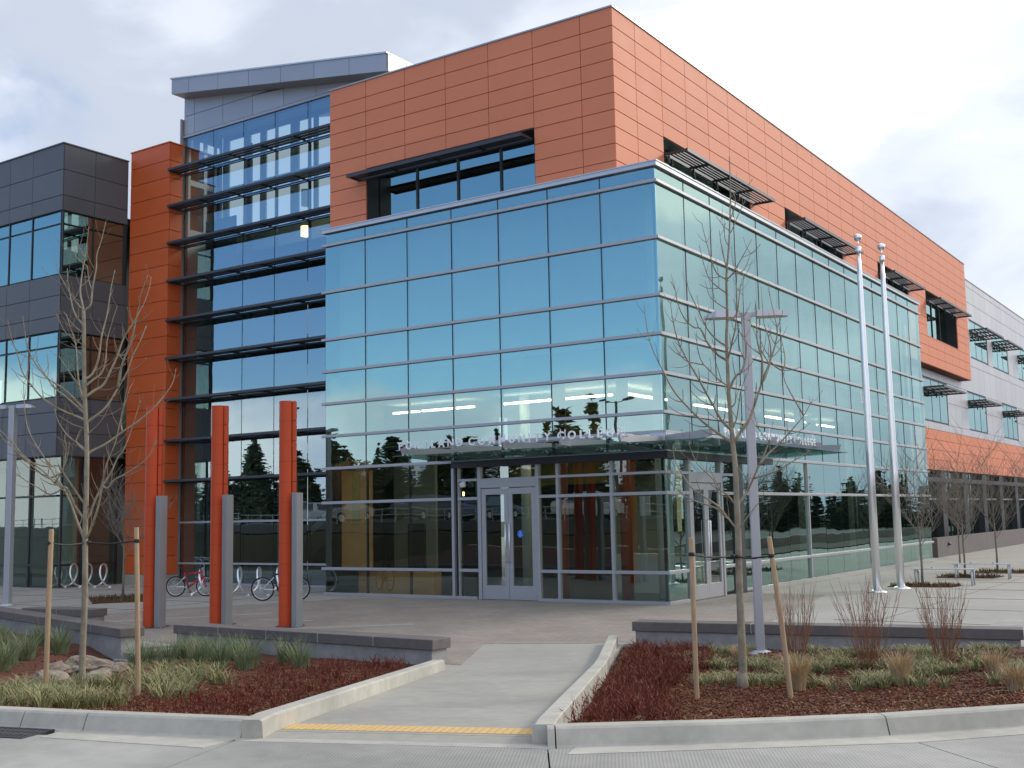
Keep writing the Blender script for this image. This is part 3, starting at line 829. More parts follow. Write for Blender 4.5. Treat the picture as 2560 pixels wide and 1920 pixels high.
# ------------------------------------------------------------------ glass entrance pavilion
A, B = 1.5, 1.545
NA, NB = 7, 15
XL, YB = -NA * A, NB * B
R = dict(r1=9.815, r2=8.46, r3=7.10, r4=6.19, r5=5.28, r6=4.37, r7=3.92, r8=3.47, r9=2.99, r10=2.52, r11=.72)
TOP = 10.28
pav = thing('entrance_pavilion', 'three storey glass entrance pavilion with grey mullions and double doors', 'building', (0, 0, 0))
PT = .024
def pane(u0, u1, z0, z1, side, material='coated_glass', amt=.0016, name='glass_pane'):
    """one pane, very slightly out of true so that the reflections break from pane to pane"""
    t = (npr.normal(0, amt), npr.normal(0, amt))
    g = .012
    if side == 'f':
        return box(name, u0 + g, u1 - g, .012, .012 + PT, z0 + g, z1 - g, material, pav, tilt=(t[0], 0, t[1]))
    return box(name, -.012 - PT, -.012, u0 + g, u1 - g, z0 + g, z1 - g, material, pav, tilt=(0, t[0], t[1]))
rows = [('r8', 'r6'), ('r6', 'r5'), ('r5', 'r4'), ('r4', 'r3'), ('r3', 'r2'), ('r2', 'r1')]
for a, b in rows:
    for i in range(NA):
        if a == 'r8' and -(NA - i) * A >= -6.1:
            pane(XL + i * A, XL + (i + 1) * A, R['r8'] + .03, R['r7'], 'f')
            pane(XL + i * A, XL + (i + 1) * A, R['r7'], R['r6'], 'f')
        else:
            pane(XL + i * A, XL + (i + 1) * A, R[a], R[b], 'f')
    for i in range(NB):
        if a == 'r8' and i < 6:
            pane(i * B, (i + 1) * B, R['r8'] + .03, R['r7'], 's')
            pane(i * B, (i + 1) * B, R['r7'], R['r6'], 's')
        else:
            pane(i * B, (i + 1) * B, R[a], R[b], 's')
for i in range(NA): pane(XL + i * A, XL + (i + 1) * A, R['r1'], TOP - .14, 'f')
for i in range(NB): pane(i * B, (i + 1) * B, R['r1'], TOP - .14, 's')
# dark silicone joints behind the panes
mb = MB()
for i in range(1, NA): mb.box(XL + i * A - .013, XL + i * A + .013, .002, .10, R['r8'], TOP - .14)
for i in range(1, NB): mb.box(-.10, -.002, i * B - .011, i * B + .011, R['r8'], TOP - .14)
j = mb.build('vertical_joints', 'joint_grey', pav); 
# horizontal caps
MH = .038
for k_ in ('r1', 'r2', 'r3', 'r4', 'r5', 'r6', 'r8', 'r10', 'r11'):
    z = R[k_]
    if k_ in ('r10', 'r11'):
        segs_f = [(XL - .09, -6.0)] + [(-5.86, -5.25), (-3.42, 0.0)]
        segs_s = [(0, 1.12), (3.02, 3.84), (4.3, YB + .03)]
    else:
        segs_f = [(XL - .09, 0.0)]; segs_s = [(0, YB + .03)]
    for x0, x1 in segs_f:
        e = .062 if abs(x1) < .01 else 0
        box('mullion', x0, x1 + e, -.062, .004, z - MH, z + MH, 'aluminium', pav, bevel=.006)
    for y0, y1 in segs_s:
        box('mullion', -.004, .062, y0 + (.005 if y0 == 0 else 0), y1, z - MH, z + MH, 'aluminium', pav, bevel=.006)
box('mullion', -6.05, .0, -.055, .004, R['r7'] - .045, R['r7'] + .03, 'aluminium', pav)
box('mullion', -.004, .055, .006, 9.2, R['r7'] - .045, R['r7'] + .03, 'aluminium', pav)
box('mullion', -5.86, -5.25, -.055, .004, R['r9'] - .03, R['r9'] + .03, 'aluminium', pav)
box('mullion', -3.42, .055, -.055, .004, R['r9'] - .03, R['r9'] + .03, 'aluminium', pav)
box('mullion', -.004, .055, .006, 3.84, R['r9'] - .03, R['r9'] + .03, 'aluminium', pav)
# coping at the top and sills at the foot
mb = MB()
mb.box(XL - .07, .07, -.07, .35, TOP - .11, TOP - .01); mb.box(-.35, .07, .35, YB + .05, TOP - .11, TOP - .01)
mb.box(XL - .09, .09, -.09, .38, TOP - .01, TOP + .015); mb.box(-.38, .09, .38, YB + .07, TOP - .01, TOP + .015)
mb.build('roof_coping', 'light_aluminium', pav)
box('roof_deck', XL + .05, -.06, .06, YB, TOP - .30, TOP - .18, 'silver_backing', pav)
box('sill', XL - .02, -5.3, -.055, .06, 0.006, .075, 'aluminium', pav)
box('sill', -3.40, .05, -.055, .06, 0.006, .075, 'aluminium', pav)
box('sill', -.06, .055, .06, 1.10, 0.006, .075, 'aluminium', pav)
box('sill', -.06, .055, 4.35, YB, 0.03, .10, 'aluminium', pav)
box('plinth', -.3, .40, 4.5, YB + .4, -.3, .055, 'concrete', pav)
# corner and end posts
box('corner_post', -.115, -.035, .04, .12, .08, TOP - .18, 'joint_black', pav)
box('end_post', XL - .02, XL + .05, .04, .12, .07, TOP - .18, 'joint_black', pav)
box('end_post', -.12, -.04, YB - .05, YB + .03, .07, TOP - .18, 'joint_black', pav)
box('end_wall', XL - .015, XL + .005, .13, 2.44, 0, TOP - .2, 'dark_metal', pav)
# ground floor: window bays left of the doors
gz = [(.08, R['r11']), (R['r11'], R['r10']), (R['r10'], R['r8'])]
for i in range(3):
    for z0, z1 in gz: pane(XL + i * A, XL + (i + 1) * A, z0, z1, 'f', 'door_glass', amt=.001)
for x in (XL + A, XL + 2 * A): box('post', x - .02, x + .02, .04, .10, .075, R['r8'] - .04, 'joint_black', pav)
box('post', -6.06, -5.98, -.06, .08, .006, R['r8'] + .02, 'aluminium', pav)
box('post', -5.98, -5.86, .03, .16, .006, R['r8'] + .02, 'dark_metal', pav)
fz = gz[:2] + [(R['r10'], R['r9']), (R['r9'], R['r8'])]
def front_bay(x0, x1):
    for z0, z1 in fz: pane(x0, x1, z0, z1, 'f', 'door_glass', amt=.001)
front_bay(-5.86, -5.32)
for x0, x1 in ((-3.40, -2.90), (-2.84, -1.42), (-1.36, -.02)): front_bay(x0, x1)
for x in (-2.87, -1.39): box('post', x - .035, x + .035, -.058, .05, .076, R['r8'], 'aluminium', pav)
box('post', -5.86, -5.84, -.05, .05, .076, R['r8'], 'aluminium', pav)
pane(-5.2, -3.45, R['r9'], R['r8'], 'f', 'door_glass', amt=.001)

def double_door(c0, c1, side, group_label):
    """frame, two leaves with long pulls; c0..c1 along the facade"""
    def bx(name, u0, u1, d0, d1, z0, z1, material, parent, bevel=0):
        if side == 'f': return box(name, u0, u1, d0, d1, z0, z1, material, parent, bevel)
        return box(name, -d1, -d0, u0, u1, z0, z1, material, parent, bevel)
    fr_ = bx('door_frame', c0 - .005, c1 + .005, .0, .02, 2.765, R['r9'] - .03, 'aluminium', pav)
    for a_, b_ in ((c0 - .10, c0), (c1, c1 + .10)):
        bx('door_jamb', a_, b_, -.065, .06, .006, R['r8'] - .02, 'aluminium', pav, .008)
    bx('door_header', c0, c1, -.062, .0, 2.77, R['r9'] + .02, 'aluminium', pav, .006)
    mid = (c0 + c1) / 2
    for q, (a_, b_) in enumerate(((c0 + .012, mid - .004), (mid + .004, c1 - .012))):
        st = .115
        leaf = bx('door', a_, b_, .022, .026, .40, .402, 'aluminium', pav)
        for n_, u0, u1, z0, z1 in (('stile', a_, a_ + st, .02, 2.755), ('stile', b_ - st, b_, .02, 2.755), ('top_rail', a_ + st, b_ - st, 2.60, 2.755), ('kick_plate', a_ + st, b_ - st, .02, .36)):
            bx(n_, u0, u1, -.042, .012, z0, z1, 'aluminium', leaf, .004)
        bx('door_pane', a_ + st, b_ - st, -.012, .0, .36, 2.60, 'door_glass', leaf)
        hx = (b_ - .055) if q == 0 else (a_ + .055)
        mb = MB()
        pts = [(hx, -.04, .92), (hx, -.10, .95), (hx, -.10, 1.85), (hx, -.04, 1.88)]
        if side == 's': pts = [(-y, x, z) for x, y, z in pts]
        mb.tube(pts, .016, 8)
        mb.build('handle', 'polished_steel', leaf, origin=(pts[0]), smooth=True)
        if q == 1 and side == 'f':
            c = (a_ + b_) / 2 - .07
            mb = MB()
            n = 24
            vs = [(c + .095 * math.cos(2 * math.pi * i / n), -.0145, 1.62 + .095 * math.sin(2 * math.pi * i / n)) for i in range(n)]
            vs += [(x, -.0125, z) for x, y, z in vs]
            mb.add(vs, [tuple(range(n)), tuple(range(2 * n - 1, n - 1, -1))] + [(i, (i + 1) % n, n + (i + 1) % n, n + i) for i in range(n)])
            mb.build('access_sticker', 'blue_decal', leaf, origin=(c, -.013, 1.62))
            # wheelchair symbol
            mb = MB(); y = -.0165
            def ring(cx, cz, r0, r1, t0, t1, k_=14):
                vs = []
                for i in range(k_ + 1):
                    t = t0 + (t1 - t0) * i / k_
                    vs += [(cx + r0 * math.cos(t), y, cz + r0 * math.sin(t)), (cx + r1 * math.cos(t), y, cz + r1 * math.sin(t))]
                mb.add(vs, [(2 * i, 2 * i + 1, 2 * i + 3, 2 * i + 2) for i in range(k_)])
            ring(c - .008, 1.600, .030, .038, math.radians(100), math.radians(350))
            ring(c - .006, 1.672, .0, .013, 0, 2 * math.pi)
            for (xa, za), (xb, zb) in (((-.006, .04), (-.002, -.002)), ((-.002, .0), (.032, .0)), ((.030, .0), (.044, -.036)), ((-.004, .024), (.024, .022)), ((.040, -.038), (.054, -.032))):
                d = Vector((xb - xa, zb - za)).normalized(); n_ = Vector((-d.y, d.x)) * .0045
                mb.add([(c + xa + n_.x, y, 1.62 + za + n_.y), (c + xb + n_.x, y, 1.62 + zb + n_.y), (c + xb - n_.x, y, 1.62 + zb - n_.y), (c + xa - n_.x, y, 1.62 + za - n_.y)], [(0, 1, 2, 3)])
            mb.build('wheelchair_symbol', 'white_paint', leaf, origin=(c, -.016, 1.62))
double_door(-5.14, -3.50, 'f', '')
double_door(1.22, 2.94, 's', '')
# side ground floor
def side_bay(y0, y1, mat_='coated_glass', zz=None):
    for z0, z1 in (zz or gz): pane(y0, y1, z0 if z0 > .1 else .10, z1, 's', mat_, amt=.001)
for z0, z1 in fz: pane(.02, 1.10, z0, z1, 's', 'coated_glass', amt=.001)
for z0, z1 in fz: pane(3.06, 3.82, z0, z1, 's', 'coated_glass', amt=.001)
pane(1.24, 2.92, R['r9'], R['r8'], 's', 'coated_glass', amt=.001)
box('column_cover', -.06, .07, 3.86, 4.30, .006, R['r8'] - .04, 'louver_metal', pav)
edges = [4.34, 6.18, 7.72] + [i * B for i in range(6, NB + 1)]
edges = [4.34] + [i * B for i in range(3, NB + 1) if i * B > 4.7]
for y0, y1 in zip(edges[:-1], edges[1:]): side_bay(y0, y1)
for y in edges[1:-1]:
    thick = abs(y - 6 * B) < .01
    box('post', -.10, .05 if thick else -.04, y - (.035 if thick else .02), y + (.035 if thick else .02), .10, R['r8'] - .04, 'aluminium' if thick else 'joint_black', pav)

# ---- inside the pavilion
box('floor_slab', XL + .06, -.13, .13, YB - .1, -.2, .004, 'interior_floor', pav)
box('ceiling_slab', XL + .06, -.14, .14, YB - .1, 5.42, 6.02, 'ceiling', pav)
box('upper_floor', XL + .06, -4.2, 5.2, YB - .1, 3.75, 4.05, 'ceiling', pav)
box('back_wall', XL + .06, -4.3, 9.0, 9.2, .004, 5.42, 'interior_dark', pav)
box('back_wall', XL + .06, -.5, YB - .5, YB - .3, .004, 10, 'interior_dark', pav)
box('shadow_box', XL + .1, -.55, .50, .55, 6.05, TOP - .3, 'interior_white', pav)
box('shadow_box', -.60, -.55, .56, YB - .6, 6.05, TOP - .3, 'interior_white', pav)
for i in range(1):
    pass
zf = 5.22
for x0, x1 in ((-10.3, -9.0), (-8.3, -7.55), (-7.45, -6.3), (-5.65, -4.75), (-3.9 - .25, -2.75 - .0)):
    pass
def strip(x0, x1, y0, y1):
    box('light_strip', x0, x1, y0, y1, 5.16, 5.21, 'light_strip', pav)
for x0, x1 in ((-10.3, -9.35), (-9.2, -8.2), (-8.1, -7.35), (-6.3, -5.05), (-5.0, -4.55), (-4.4, -3.55), (-3.5, -2.85)):
    strip(x0, x1, 2.70, 2.82)
for y0, y1 in ((2.5, 4.4), (4.5, 5.1), (7.0, 8.6), (8.7, 10.3), (12.5, 14.1), (14.3, 16.2), (17.6, 19.4)):
    strip(-2.5, -2.38, y0, y1)
# wood and painted partitions behind the left bays
box('wood_wall', -10.3, -9.22, .45, .53, .70, 3.4, 'interior_wood', pav)
box('wood_wall', -9.9, -9.62, .43, .449, 1.9, 3.4, 'yellow_wall', pav)
box('lobby_wall', -10.2, -8.65, 2.6, 2.7, .004, 3.7, 'interior_wall', pav)
mb = MB(); mb.box(-9.6, -9.0, 2.50, 2.595, 0.02, 1.9)
mb.build('inner_door', 'interior_dark', pav)
box('reception_desk', -9.95, -7.3, .75, 1.1, .004, .60, 'interior_wood', pav)
box('lobby_wall', -6.2, -4.0, 8.7, 8.98, .004, 3.7, 'interior_wall', pav)
box('yellow_wall', -9, -5.5, 7.0, 7.1, 3.0, 5.4, 'yellow_wall', pav)
for x, y, m_ in ((-3.35, .95, 'interior_red'), (-1.75, 1.3, 'interior_red'), (-1.05, 1.9, 'interior_white'), (-.55, 5.6, 'interior_white'), (-.55, 10.4, 'interior_white'), (-5.9, 3.2, 'interior_white'), (-.55, 15.2, 'interior_white')):
    mb = MB(); mb.lathe([(.15, .004), (.15, 5.42)], 16, (x, y, 0)); mb.build('column', m_, pav, origin=(x, y, 0), smooth=True)
box('lamp_strip', -.95, -.86, 2.5, 2.56, 1.6, 3.2, 'glow_strip', pav)
box('wall_lamp', -8.02, -7.9, 2.9, 3.0, 2.66, 2.78, 'warm_lamp', pav)
box('counter', -3.2, -1.0, 3.4, 4.1, .004, 1.0, 'interior_white', pav)
box('display_board', -1.6, -.9, 3.0, 3.08, 1.2, 1.9, 'dark_metal', pav)
for x in (-3.0, -2.6, -2.2): box('display_board', x, x + .28, 2.9, 2.95, 2.0, 2.5, 'yellow_wall' if x < -2.5 else 'white_paint', pav)

# ---- security camera and canopy
mb = MB(); mb.lathe([(.03, 0), (.075, .02), (.085, .08), (.06, .12), (.02, .14)], 12, (-5.62, -.16, 2.80)); mb.box(-5.635, -5.605, -.16, -.05, 2.93, 2.96)
mb.build('security_dome', 'white_paint', pav, origin=(-5.62, -.16, 2.8), smooth=False)
CD = 2.15
CX0, CY1 = -6.25, 6.45
can = bpy.data.objects.new('canopy', None); link(can, pav, (0, 0, 3.5))
# sloping glass plates: front run and side run
edges_x = [CX0, -4.5, -3.0, -1.5, 0.0]
for x0, x1 in zip(edges_x[:-1], edges_x[1:]):
    mb = MB(); mb.prism_axis([(-CD, 3.545), (-.14, 3.475), (-.14, 3.493), (-CD, 3.563)], x0 + .01, x1 - .01, 0); mb.build('canopy_pane', 'canopy_glass', can, origin=(x0, -1, 3.5))
edges_y = [0.0, 1.5, 3.0, 4.5, CY1]
for y0, y1 in zip(edges_y[:-1], edges_y[1:]):
    mb = MB(); mb.prism_axis([(.14, 3.475), (CD, 3.545), (CD, 3.563), (.14, 3.493)], y0 + .01, y1 - .01, 1); mb.build('canopy_pane', 'canopy_glass', can, origin=(1, y0, 3.5))
mb = MB(); v = [(0.01, -CD, 3.545), (CD, -CD, 3.545), (CD, -.01, 3.545), (.15, -.01, 3.477), (.01, -.14, 3.477)]
v += [(x, y, z + .018) for x, y, z in v]
mb.add(v, [(4, 3, 2, 1, 0), (5, 6, 7, 8, 9)] + [(i, (i + 1) % 5, 5 + (i + 1) % 5, 5 + i) for i in range(5)]); mb.build('canopy_pane', 'canopy_glass', can, origin=(1, -1, 3.5))
box('canopy_edge', CX0, CD + .008, -CD - .008, -CD - .001, 3.545, 3.562, 'glass_edge', can)
box('canopy_edge', CD + .001, CD + .008, -CD, CY1, 3.545, 3.562, 'glass_edge', can)
# transom beam under the glass
box('canopy_beam', -6.0, .14, -.14, -.063, 3.30, 3.47, 'dark_metal', can)
box('canopy_beam', .063, .14, -.063, 6.3, 3.30, 3.47, 'dark_metal', can)
# tapered brackets
def bracket(u, side):
    w = .022
    prof = [(-.07, 3.60), (-.07, 3.80), (-CD + .02, 3.745), (-CD + .06, 3.60)]
    mb = MB()
    if side == 'f':
        mb.prism_axis(prof, u - w, u + w, 0)
        o3 = (u, -1, 3.65)
    else:
        mb.prism_axis([(-a_, z) for a_, z in prof], u - w, u + w, 1)
        o3 = (1, u, 3.65)
    b_ = mb.build('bracket', 'aluminium', can, origin=o3)
    for t in (.35, 1.75):
        mb = MB()
        for dx_ in (-.07, .07):
            p = (u + dx_, -t, 3.565) if side == 'f' else (t, u + dx_, 3.565)
            q = (u, -t, 3.61) if side == 'f' else (t, u, 3.61)
            mb.tube([p, q], .013, 6); mb.lathe([(.028, -.012), (.028, .012)], 8, p)
        mb.build('glass_clamp', 'polished_steel', can, origin=o3)
for x in (-6.0, -4.5, -3.0, -1.5, 0): bracket(x, 'f')
for y in (1.5, 3.0, 4.5, 6.0): bracket(y, 's')
mb = MB(); w = .03
d = Vector((1, -1)).normalized(); n_ = Vector((d.y, -d.x)) * w
pr = [(.1, 3.60), (.1, 3.82), (CD * 1.40, 3.74), (CD * 1.37, 3.60)]
v = [(d.x * r_ + n_.x, d.y * r_ + n_.y, z) for r_, z in pr] + [(d.x * r_ - n_.x, d.y * r_ - n_.y, z) for r_, z in pr]
mb.add(v, [(0, 1, 2, 3), (7, 6, 5, 4), (0, 4, 5, 1), (1, 5, 6, 2), (2, 6, 7, 3), (3, 7, 4, 0)])
mb.build('bracket', 'aluminium', can, origin=(1, -1, 3.65))
# corner bracket boxes on the facade
box('beam_end', -.30, .12, -.13, -.064, 3.70, 3.88, 'light_aluminium', can)
box('beam_end', .064, .13, -.064, .24, 3.70, 3.88, 'light_aluminium', can)

# ---- letters on a rail
LETTERS = {}
def letter(ch, size, depth):
    key = (ch, size)
    if key in LETTERS: return LETTERS[key]
    cu = bpy.data.curves.new('letter', 'FONT'); cu.body = ch; cu.size = size; cu.extrude = depth; cu.offset = size * .02
    t = bpy.data.objects.new('letter', cu)
    COL.objects.link(t)
    bpy.context.view_layer.update()
    me = bpy.data.meshes.new_from_object(t.evaluated_get(bpy.context.evaluated_depsgraph_get()))
    COL.objects.unlink(t); bpy.data.objects.remove(t)
    me.materials.clear(); me.materials.append(MATS['sign_metal'])
    w = max(v.co.x for v in me.vertices) - min(v.co.x for v in me.vertices)
    x0 = min(v.co.x for v in me.vertices)
    for v in me.vertices: v.co.x -= x0
    LETTERS[key] = (me, w)
    return LETTERS[key]
def sign(words_, side, spans, plane, z0, size):
    sg = bpy.data.objects.new('sign', None)
    link(sg, pav, (spans[0][0], plane, z0) if side == 'f' else (plane, spans[0][0], z0))
    for wd, (a_, b_) in zip(words_, spans):
        ws = [letter(c, size, .012) for c in wd]
        gap = (b_ - a_ - sum(w for _, w in ws)) / (len(wd) - 1)
        u = a_
        for me, w in ws:
            o = bpy.data.objects.new('letter', me)
            link(o, sg, (u, plane, z0) if side == 'f' else (plane, u, z0))
            o.rotation_euler = (math.pi / 2, 0, 0) if side == 'f' else (math.pi / 2, 0, math.pi / 2)
            u += w + gap
    a_, b_ = spans[0][0] - .1, spans[-1][1] + .15
    for zz in (z0 - .018,):
        if side == 'f': box('rail', a_, b_, plane + .014, plane + .034, zz - .008, zz + .008, 'aluminium', sg)
        else: box('rail', plane - .034, plane - .014, a_, b_, zz - .008, zz + .008, 'aluminium', sg)
    return sg
sg = sign(('PORTLAND', 'COMMUNITY', 'COLLEGE'), 'f', ((-6.17, -4.24), (-4.06, -1.80), (-1.62, .0)), -2.0, 3.72, .255)
def hangers(sg, side, us, plane):
    for u in us:
        mb = MB()
        for du in (-.06, .06):
            pts = [(u + du, plane + .03, 3.94), (u + du, plane + .03, 3.79), (u + du * .6, plane + .12, 3.765), (u + du * .4, plane + .5, 3.76)]
            if side == 's': pts = [(-y, x, z) for x, y, z in pts]
            mb.tube(pts, .011, 6)
        mb.build('hanger', 'polished_steel', sg, origin=(u, plane, 3.8) if side == 'f' else (-plane, u, 3.8))
hangers(sg, 'f', (-6.0, -4.5, -3.0, -1.5, -.02), -2.0)
sg = sign(('PORTLAND', 'COMMUNITY', 'COLLEGE'), 's', ((-1.2, .55), (.72, 2.75), (2.92, 4.4)), 2.0, 3.66, .235)
hangers(sg, 's', (1.5, 3.0, 4.35), -2.0)

# ------------------------------------------------------------------ panel-clad blocks
JG = .0085
def clad(parent, side, plane, us, zs, material, holes=(), th=.035, name='panel', limit=300, zfun=None):
    """rain-screen panels with open joints. side f: facade facing -y at y=plane, u = x; side s: facing +x at x=plane, u = y.
    holes: (u0, u1, z0, z1). The largest (nearest) become parts; past the limit one joined part."""
    cells = []
    for a, b in zip(us[:-1], us[1:]):
        for c, d in zip(zs[:-1], zs[1:]):
            rects = [(a, b, c, d)]
            for h in holes:
                nr = []
                for (x0, x1, y0, y1) in rects:
                    if h[0] >= x1 - .02 or h[1] <= x0 + .02 or h[2] >= y1 - .02 or h[3] <= y0 + .02:
                        nr.append((x0, x1, y0, y1)); continue
                    if h[0] > x0 + .02: nr.append((x0, h[0], y0, y1))
                    if h[1] < x1 - .02: nr.append((h[1], x1, y0, y1))
                    xa, xb = max(x0, h[0]), min(x1, h[1])
                    if h[2] > y0 + .02: nr.append((xa, xb, y0, h[2]))
                    if h[3] < y1 - .02: nr.append((xa, xb, h[3], y1))
                rects = nr
            cells += rects
    cells.sort(key=lambda r: (r[0] if side == 's' else -r[1]))
    mb = MB(); extra = 0
    for q, (a, b, c, d) in enumerate(cells):
        g = JG
        if side == 'f': e = (a + g, b - g, plane, plane + th, c + g, d - g)
        else: e = (plane - th, plane, a + g, b - g, c + g, d - g)
        if e[1] - e[0] < .02 or e[3] - e[2] < .02 or e[5] - e[4] < .02: continue
        if q < limit: box(name, *e, material, parent, bevel=.004)
        else: mb.box(*e); extra += 1
    if extra:
        o = mb.build(name, material, parent, origin=(0, 0, 0) if parent is None else WP[parent.name]); o['kind'] = 'stuff'

def backing(parent, side, plane, u0, u1, z0, z1, material, holes=(), th=.06, name='wall'):
    """the wall behind the panels, with its window openings cut out"""
    us = sorted({u0, u1, *[h[0] for h in holes], *[h[1] for h in holes]})
    us = [u for u in us if u0 <= u <= u1]
    mb = MB()
    for a, b in zip(us[:-1], us[1:]):
        hs = sorted([(h[2], h[3]) for h in holes if h[0] <= a + .001 and h[1] >= b - .001])
        z = z0
        for c, d in hs + [(z1, z1)]:
            if c > z + .001:
                if side == 'f': mb.box(a, b, plane, plane + th, z, c)
                else: mb.box(plane - th, plane, a, b, z, c)
            z = max(z, d)
    return mb.build(name, material, parent, origin=WP[parent.name])

def recessed_window(parent, side, plane, u0, u1, z0, z1, n, depth=.32, material='coated_glass', frame='dark_metal', transom=None, edges=None):
    """window set back in its opening: dark reveals, frame bars, one pane per light"""
    def bx(name, a, b, d0, d1, c, d, m_, par):
        if side == 'f': return box(name, a, b, plane + d0, plane + d1, c, d, m_, par)
        return box(name, plane - d1, plane - d0, a, b, c, d, m_, par)
    w = bx('window', u0 + .001, u1 - .001, depth + .035, depth + .045, z0 + .001, z0 + .04, frame, parent)
    t = .02
    bx('reveal', u0, u0 + t, .036, depth + .08, z0, z1, frame, w); bx('reveal', u1 - t, u1, .036, depth + .08, z0, z1, frame, w)
    bx('reveal', u0 + t, u1 - t, .036, depth + .08, z1 - t, z1, frame, w); bx('reveal', u0 + t, u1 - t, .036, depth + .08, z0, z0 + t, frame, w)
    es = edges or [u0 + (u1 - u0) * i / n for i in range(n + 1)]
    for a, b in zip(es[:-1], es[1:]):
        if transom:
            bx('pane', a + .03, b - .03, depth, depth + .02, z0 + .04, transom - .02, material, w)
            bx('pane', a + .03, b - .03, depth, depth + .02, transom + .02, z1 - .04, material, w)
        else:
            bx('pane', a + .03, b - .03, depth, depth + .02, z0 + .04, z1 - .04, material, w)
    fd = min(.04, depth * .3)
    for u in es[1:-1]: bx('frame', u - .03, u + .03, depth - fd, depth + .03, z0 + t, z1 - t, frame, w)
    for a, b in ((z0 + t, z0 + t + .05), (z1 - t - .05, z1 - t)): bx('frame', u0 + t, u1 - t, depth - fd * .7, depth + .03, a, b, frame, w)
    if transom: bx('frame', u0 + t, u1 - t, depth - fd * .7, depth + .03, transom - .02, transom + .02, frame, w)
    return w

def sun_shade(parent, side, plane, u0, u1, z, depth, nb, drop=.10, fins=3, material='louver_metal', solid=False):
    """horizontal louvre shelf: outriggers, edge bar, slats; it tips down a little to its outer edge"""
    def bx(name, a, b, d0, d1, c, d, par, m_=material):
        if side == 'f': return box(name, a, b, plane - d1, plane - d0, c, d, m_, par)
        return box(name, plane + d0, plane + d1, a, b, c, d, m_, par)
    s_ = bx('sun_shade', u0, u1, depth - .05, depth, z - .05, z + .04, parent)
    bx('edge', u0, u1, -.02, .03, z - .045, z + .035, s_)
    for i in range(nb + 1):
        u = min(max(u0 + (u1 - u0) * i / nb, u0 + .025), u1 - .025)
        bx('outrigger', u - .022, u + .022, .03, depth - .05, z - .04, z + .03, s_)
        if side == 's' and i < nb:
            bx('hanger', u - .02, u + .02, .08, .13, z - .26, z - .04, s_)
    for i in range(fins):
        d = .08 + (depth - .16) * (i + .5) / fins
        w_ = (depth - .16) / fins * (.92 if solid else .52) / 2
        bx('slat', u0 + .045, u1 - .045, d - w_, d + w_, z - .005, z + .02, s_)
    return s_

# ------------------------------------------------------------------ orange top storey
OX, OY, OZ = -1.12, 0.20, 14.47
orange = thing('top_storey', 'terracotta orange panelled top storey block with dark recessed windows above the glass pavilion', 'building', (OX, OY, 8.4))
zr = [OZ - .48 - .4265 * i for i in range(0, 10)]
zs = [OZ] + zr                                   # top course a little taller
while zs[-1] > 8.5: zs.append(zs[-1] - .4265)
zs = sorted([z for z in zs if z > 8.44] + [8.42])
fx = [-10.5, -9.12, -7.70, -6.28, -4.86, -3.46, -2.04, OX]
zs_f = [z for z in zs if z > 10.0]
zs_f = [10.2] + [z for z in zs_f if z > 10.3]
wz0, wz1 = 9.78, 11.885
fh = [(-9.12, -3.46, 9.0, wz1)]
clad(orange, 'f', OY, fx, zs_f, 'orange_panel', fh)
backing(orange, 'f', OY + .036, -10.48, OX - .04, 10.28, OZ - .04, 'orange_backing', [(-9.12, -3.46, 9, wz1)])
sy = [OY, 1.38] + [2.84 + 1.46 * i for i in range(24)] + [37.35]
sh = [(2.84, 8.68, 9.78, wz1), (11.60, 17.44, 9.78, wz1), (21.82, 26.2, 9.78, wz1), (29.12, 34.9, 9.78, wz1)]
yb = YB + .2
near = [z for z in zs if z > 10.0]; near = [10.2] + [z for z in near if z > 10.3]
clad(orange, 's', OX, [y for y in sy if y < 24.9], near, 'orange_panel', sh, limit=300)
clad(orange, 's', OX, [y for y in sy if y > 24.5], near, 'orange_panel', sh, limit=0)
low_z = [z for z in zs if z < 10.1] + [10.2]
clad(orange, 's', OX, [yb] + [y for y in sy if y > 24.5], low_z, 'orange_panel', sh, limit=0)
backing(orange, 's', OX - .036, OY + .05, 37.33, 10.28, OZ - .04, 'orange_backing', sh)
backing(orange, 's', OX - .036, yb, 37.33, 8.44, 10.28, 'orange_backing', sh)
clad(orange, 'f', 8.42, [0, 1], [0, .01], 'orange_panel')
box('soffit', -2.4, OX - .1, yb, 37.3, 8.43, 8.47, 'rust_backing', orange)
box('end_wall', -6, OX - .03, 37.30, 37.36, 8.44, OZ - .03, 'orange_panel', orange)
box('end_wall', -10.5, -10.46, OY + .06, 6, 10.3, OZ - .02, 'orange_panel', orange)
mb = MB(); mb.box(-10.53, OX + .03, OY - .03, OY + .2, OZ - .005, OZ + .035); mb.box(OX - .2, OX + .03, OY + .2, 37.38, OZ - .005, OZ + .035)
mb.build('coping', 'roof_panel', orange, origin=WP[orange.name])
box('roof', -10.4, OX - .2, OY + .2, 37.3, OZ - .15, OZ - .05, 'silver_backing', orange)
recessed_window(orange, 'f', OY, -9.12, -3.46, 9.9, wz1, 4, depth=.55, edges=[-9.1, -7.70, -6.28, -4.86, -3.48])
for (a, b, c, d) in sh:
    n = round((b - a) / 1.46)
    recessed_window(orange, 's', OX, a, b, c, d, n, depth=.50)
sun_shade(orange, 'f', OY, -9.40, -3.52, 11.60, .52, 4, solid=True, fins=3)
for (a, b, c, d) in sh:
    sun_shade(orange, 's', OX, a + .04, b + .35, 11.42, .66, round((b - a) / 1.46), fins=5)
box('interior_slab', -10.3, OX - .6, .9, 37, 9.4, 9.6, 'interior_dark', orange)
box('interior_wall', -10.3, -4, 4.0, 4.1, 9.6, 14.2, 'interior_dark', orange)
box('interior_wall', -4.6, -4.5, 4.1, 37, 9.6, 14.2, 'interior_dark', orange)

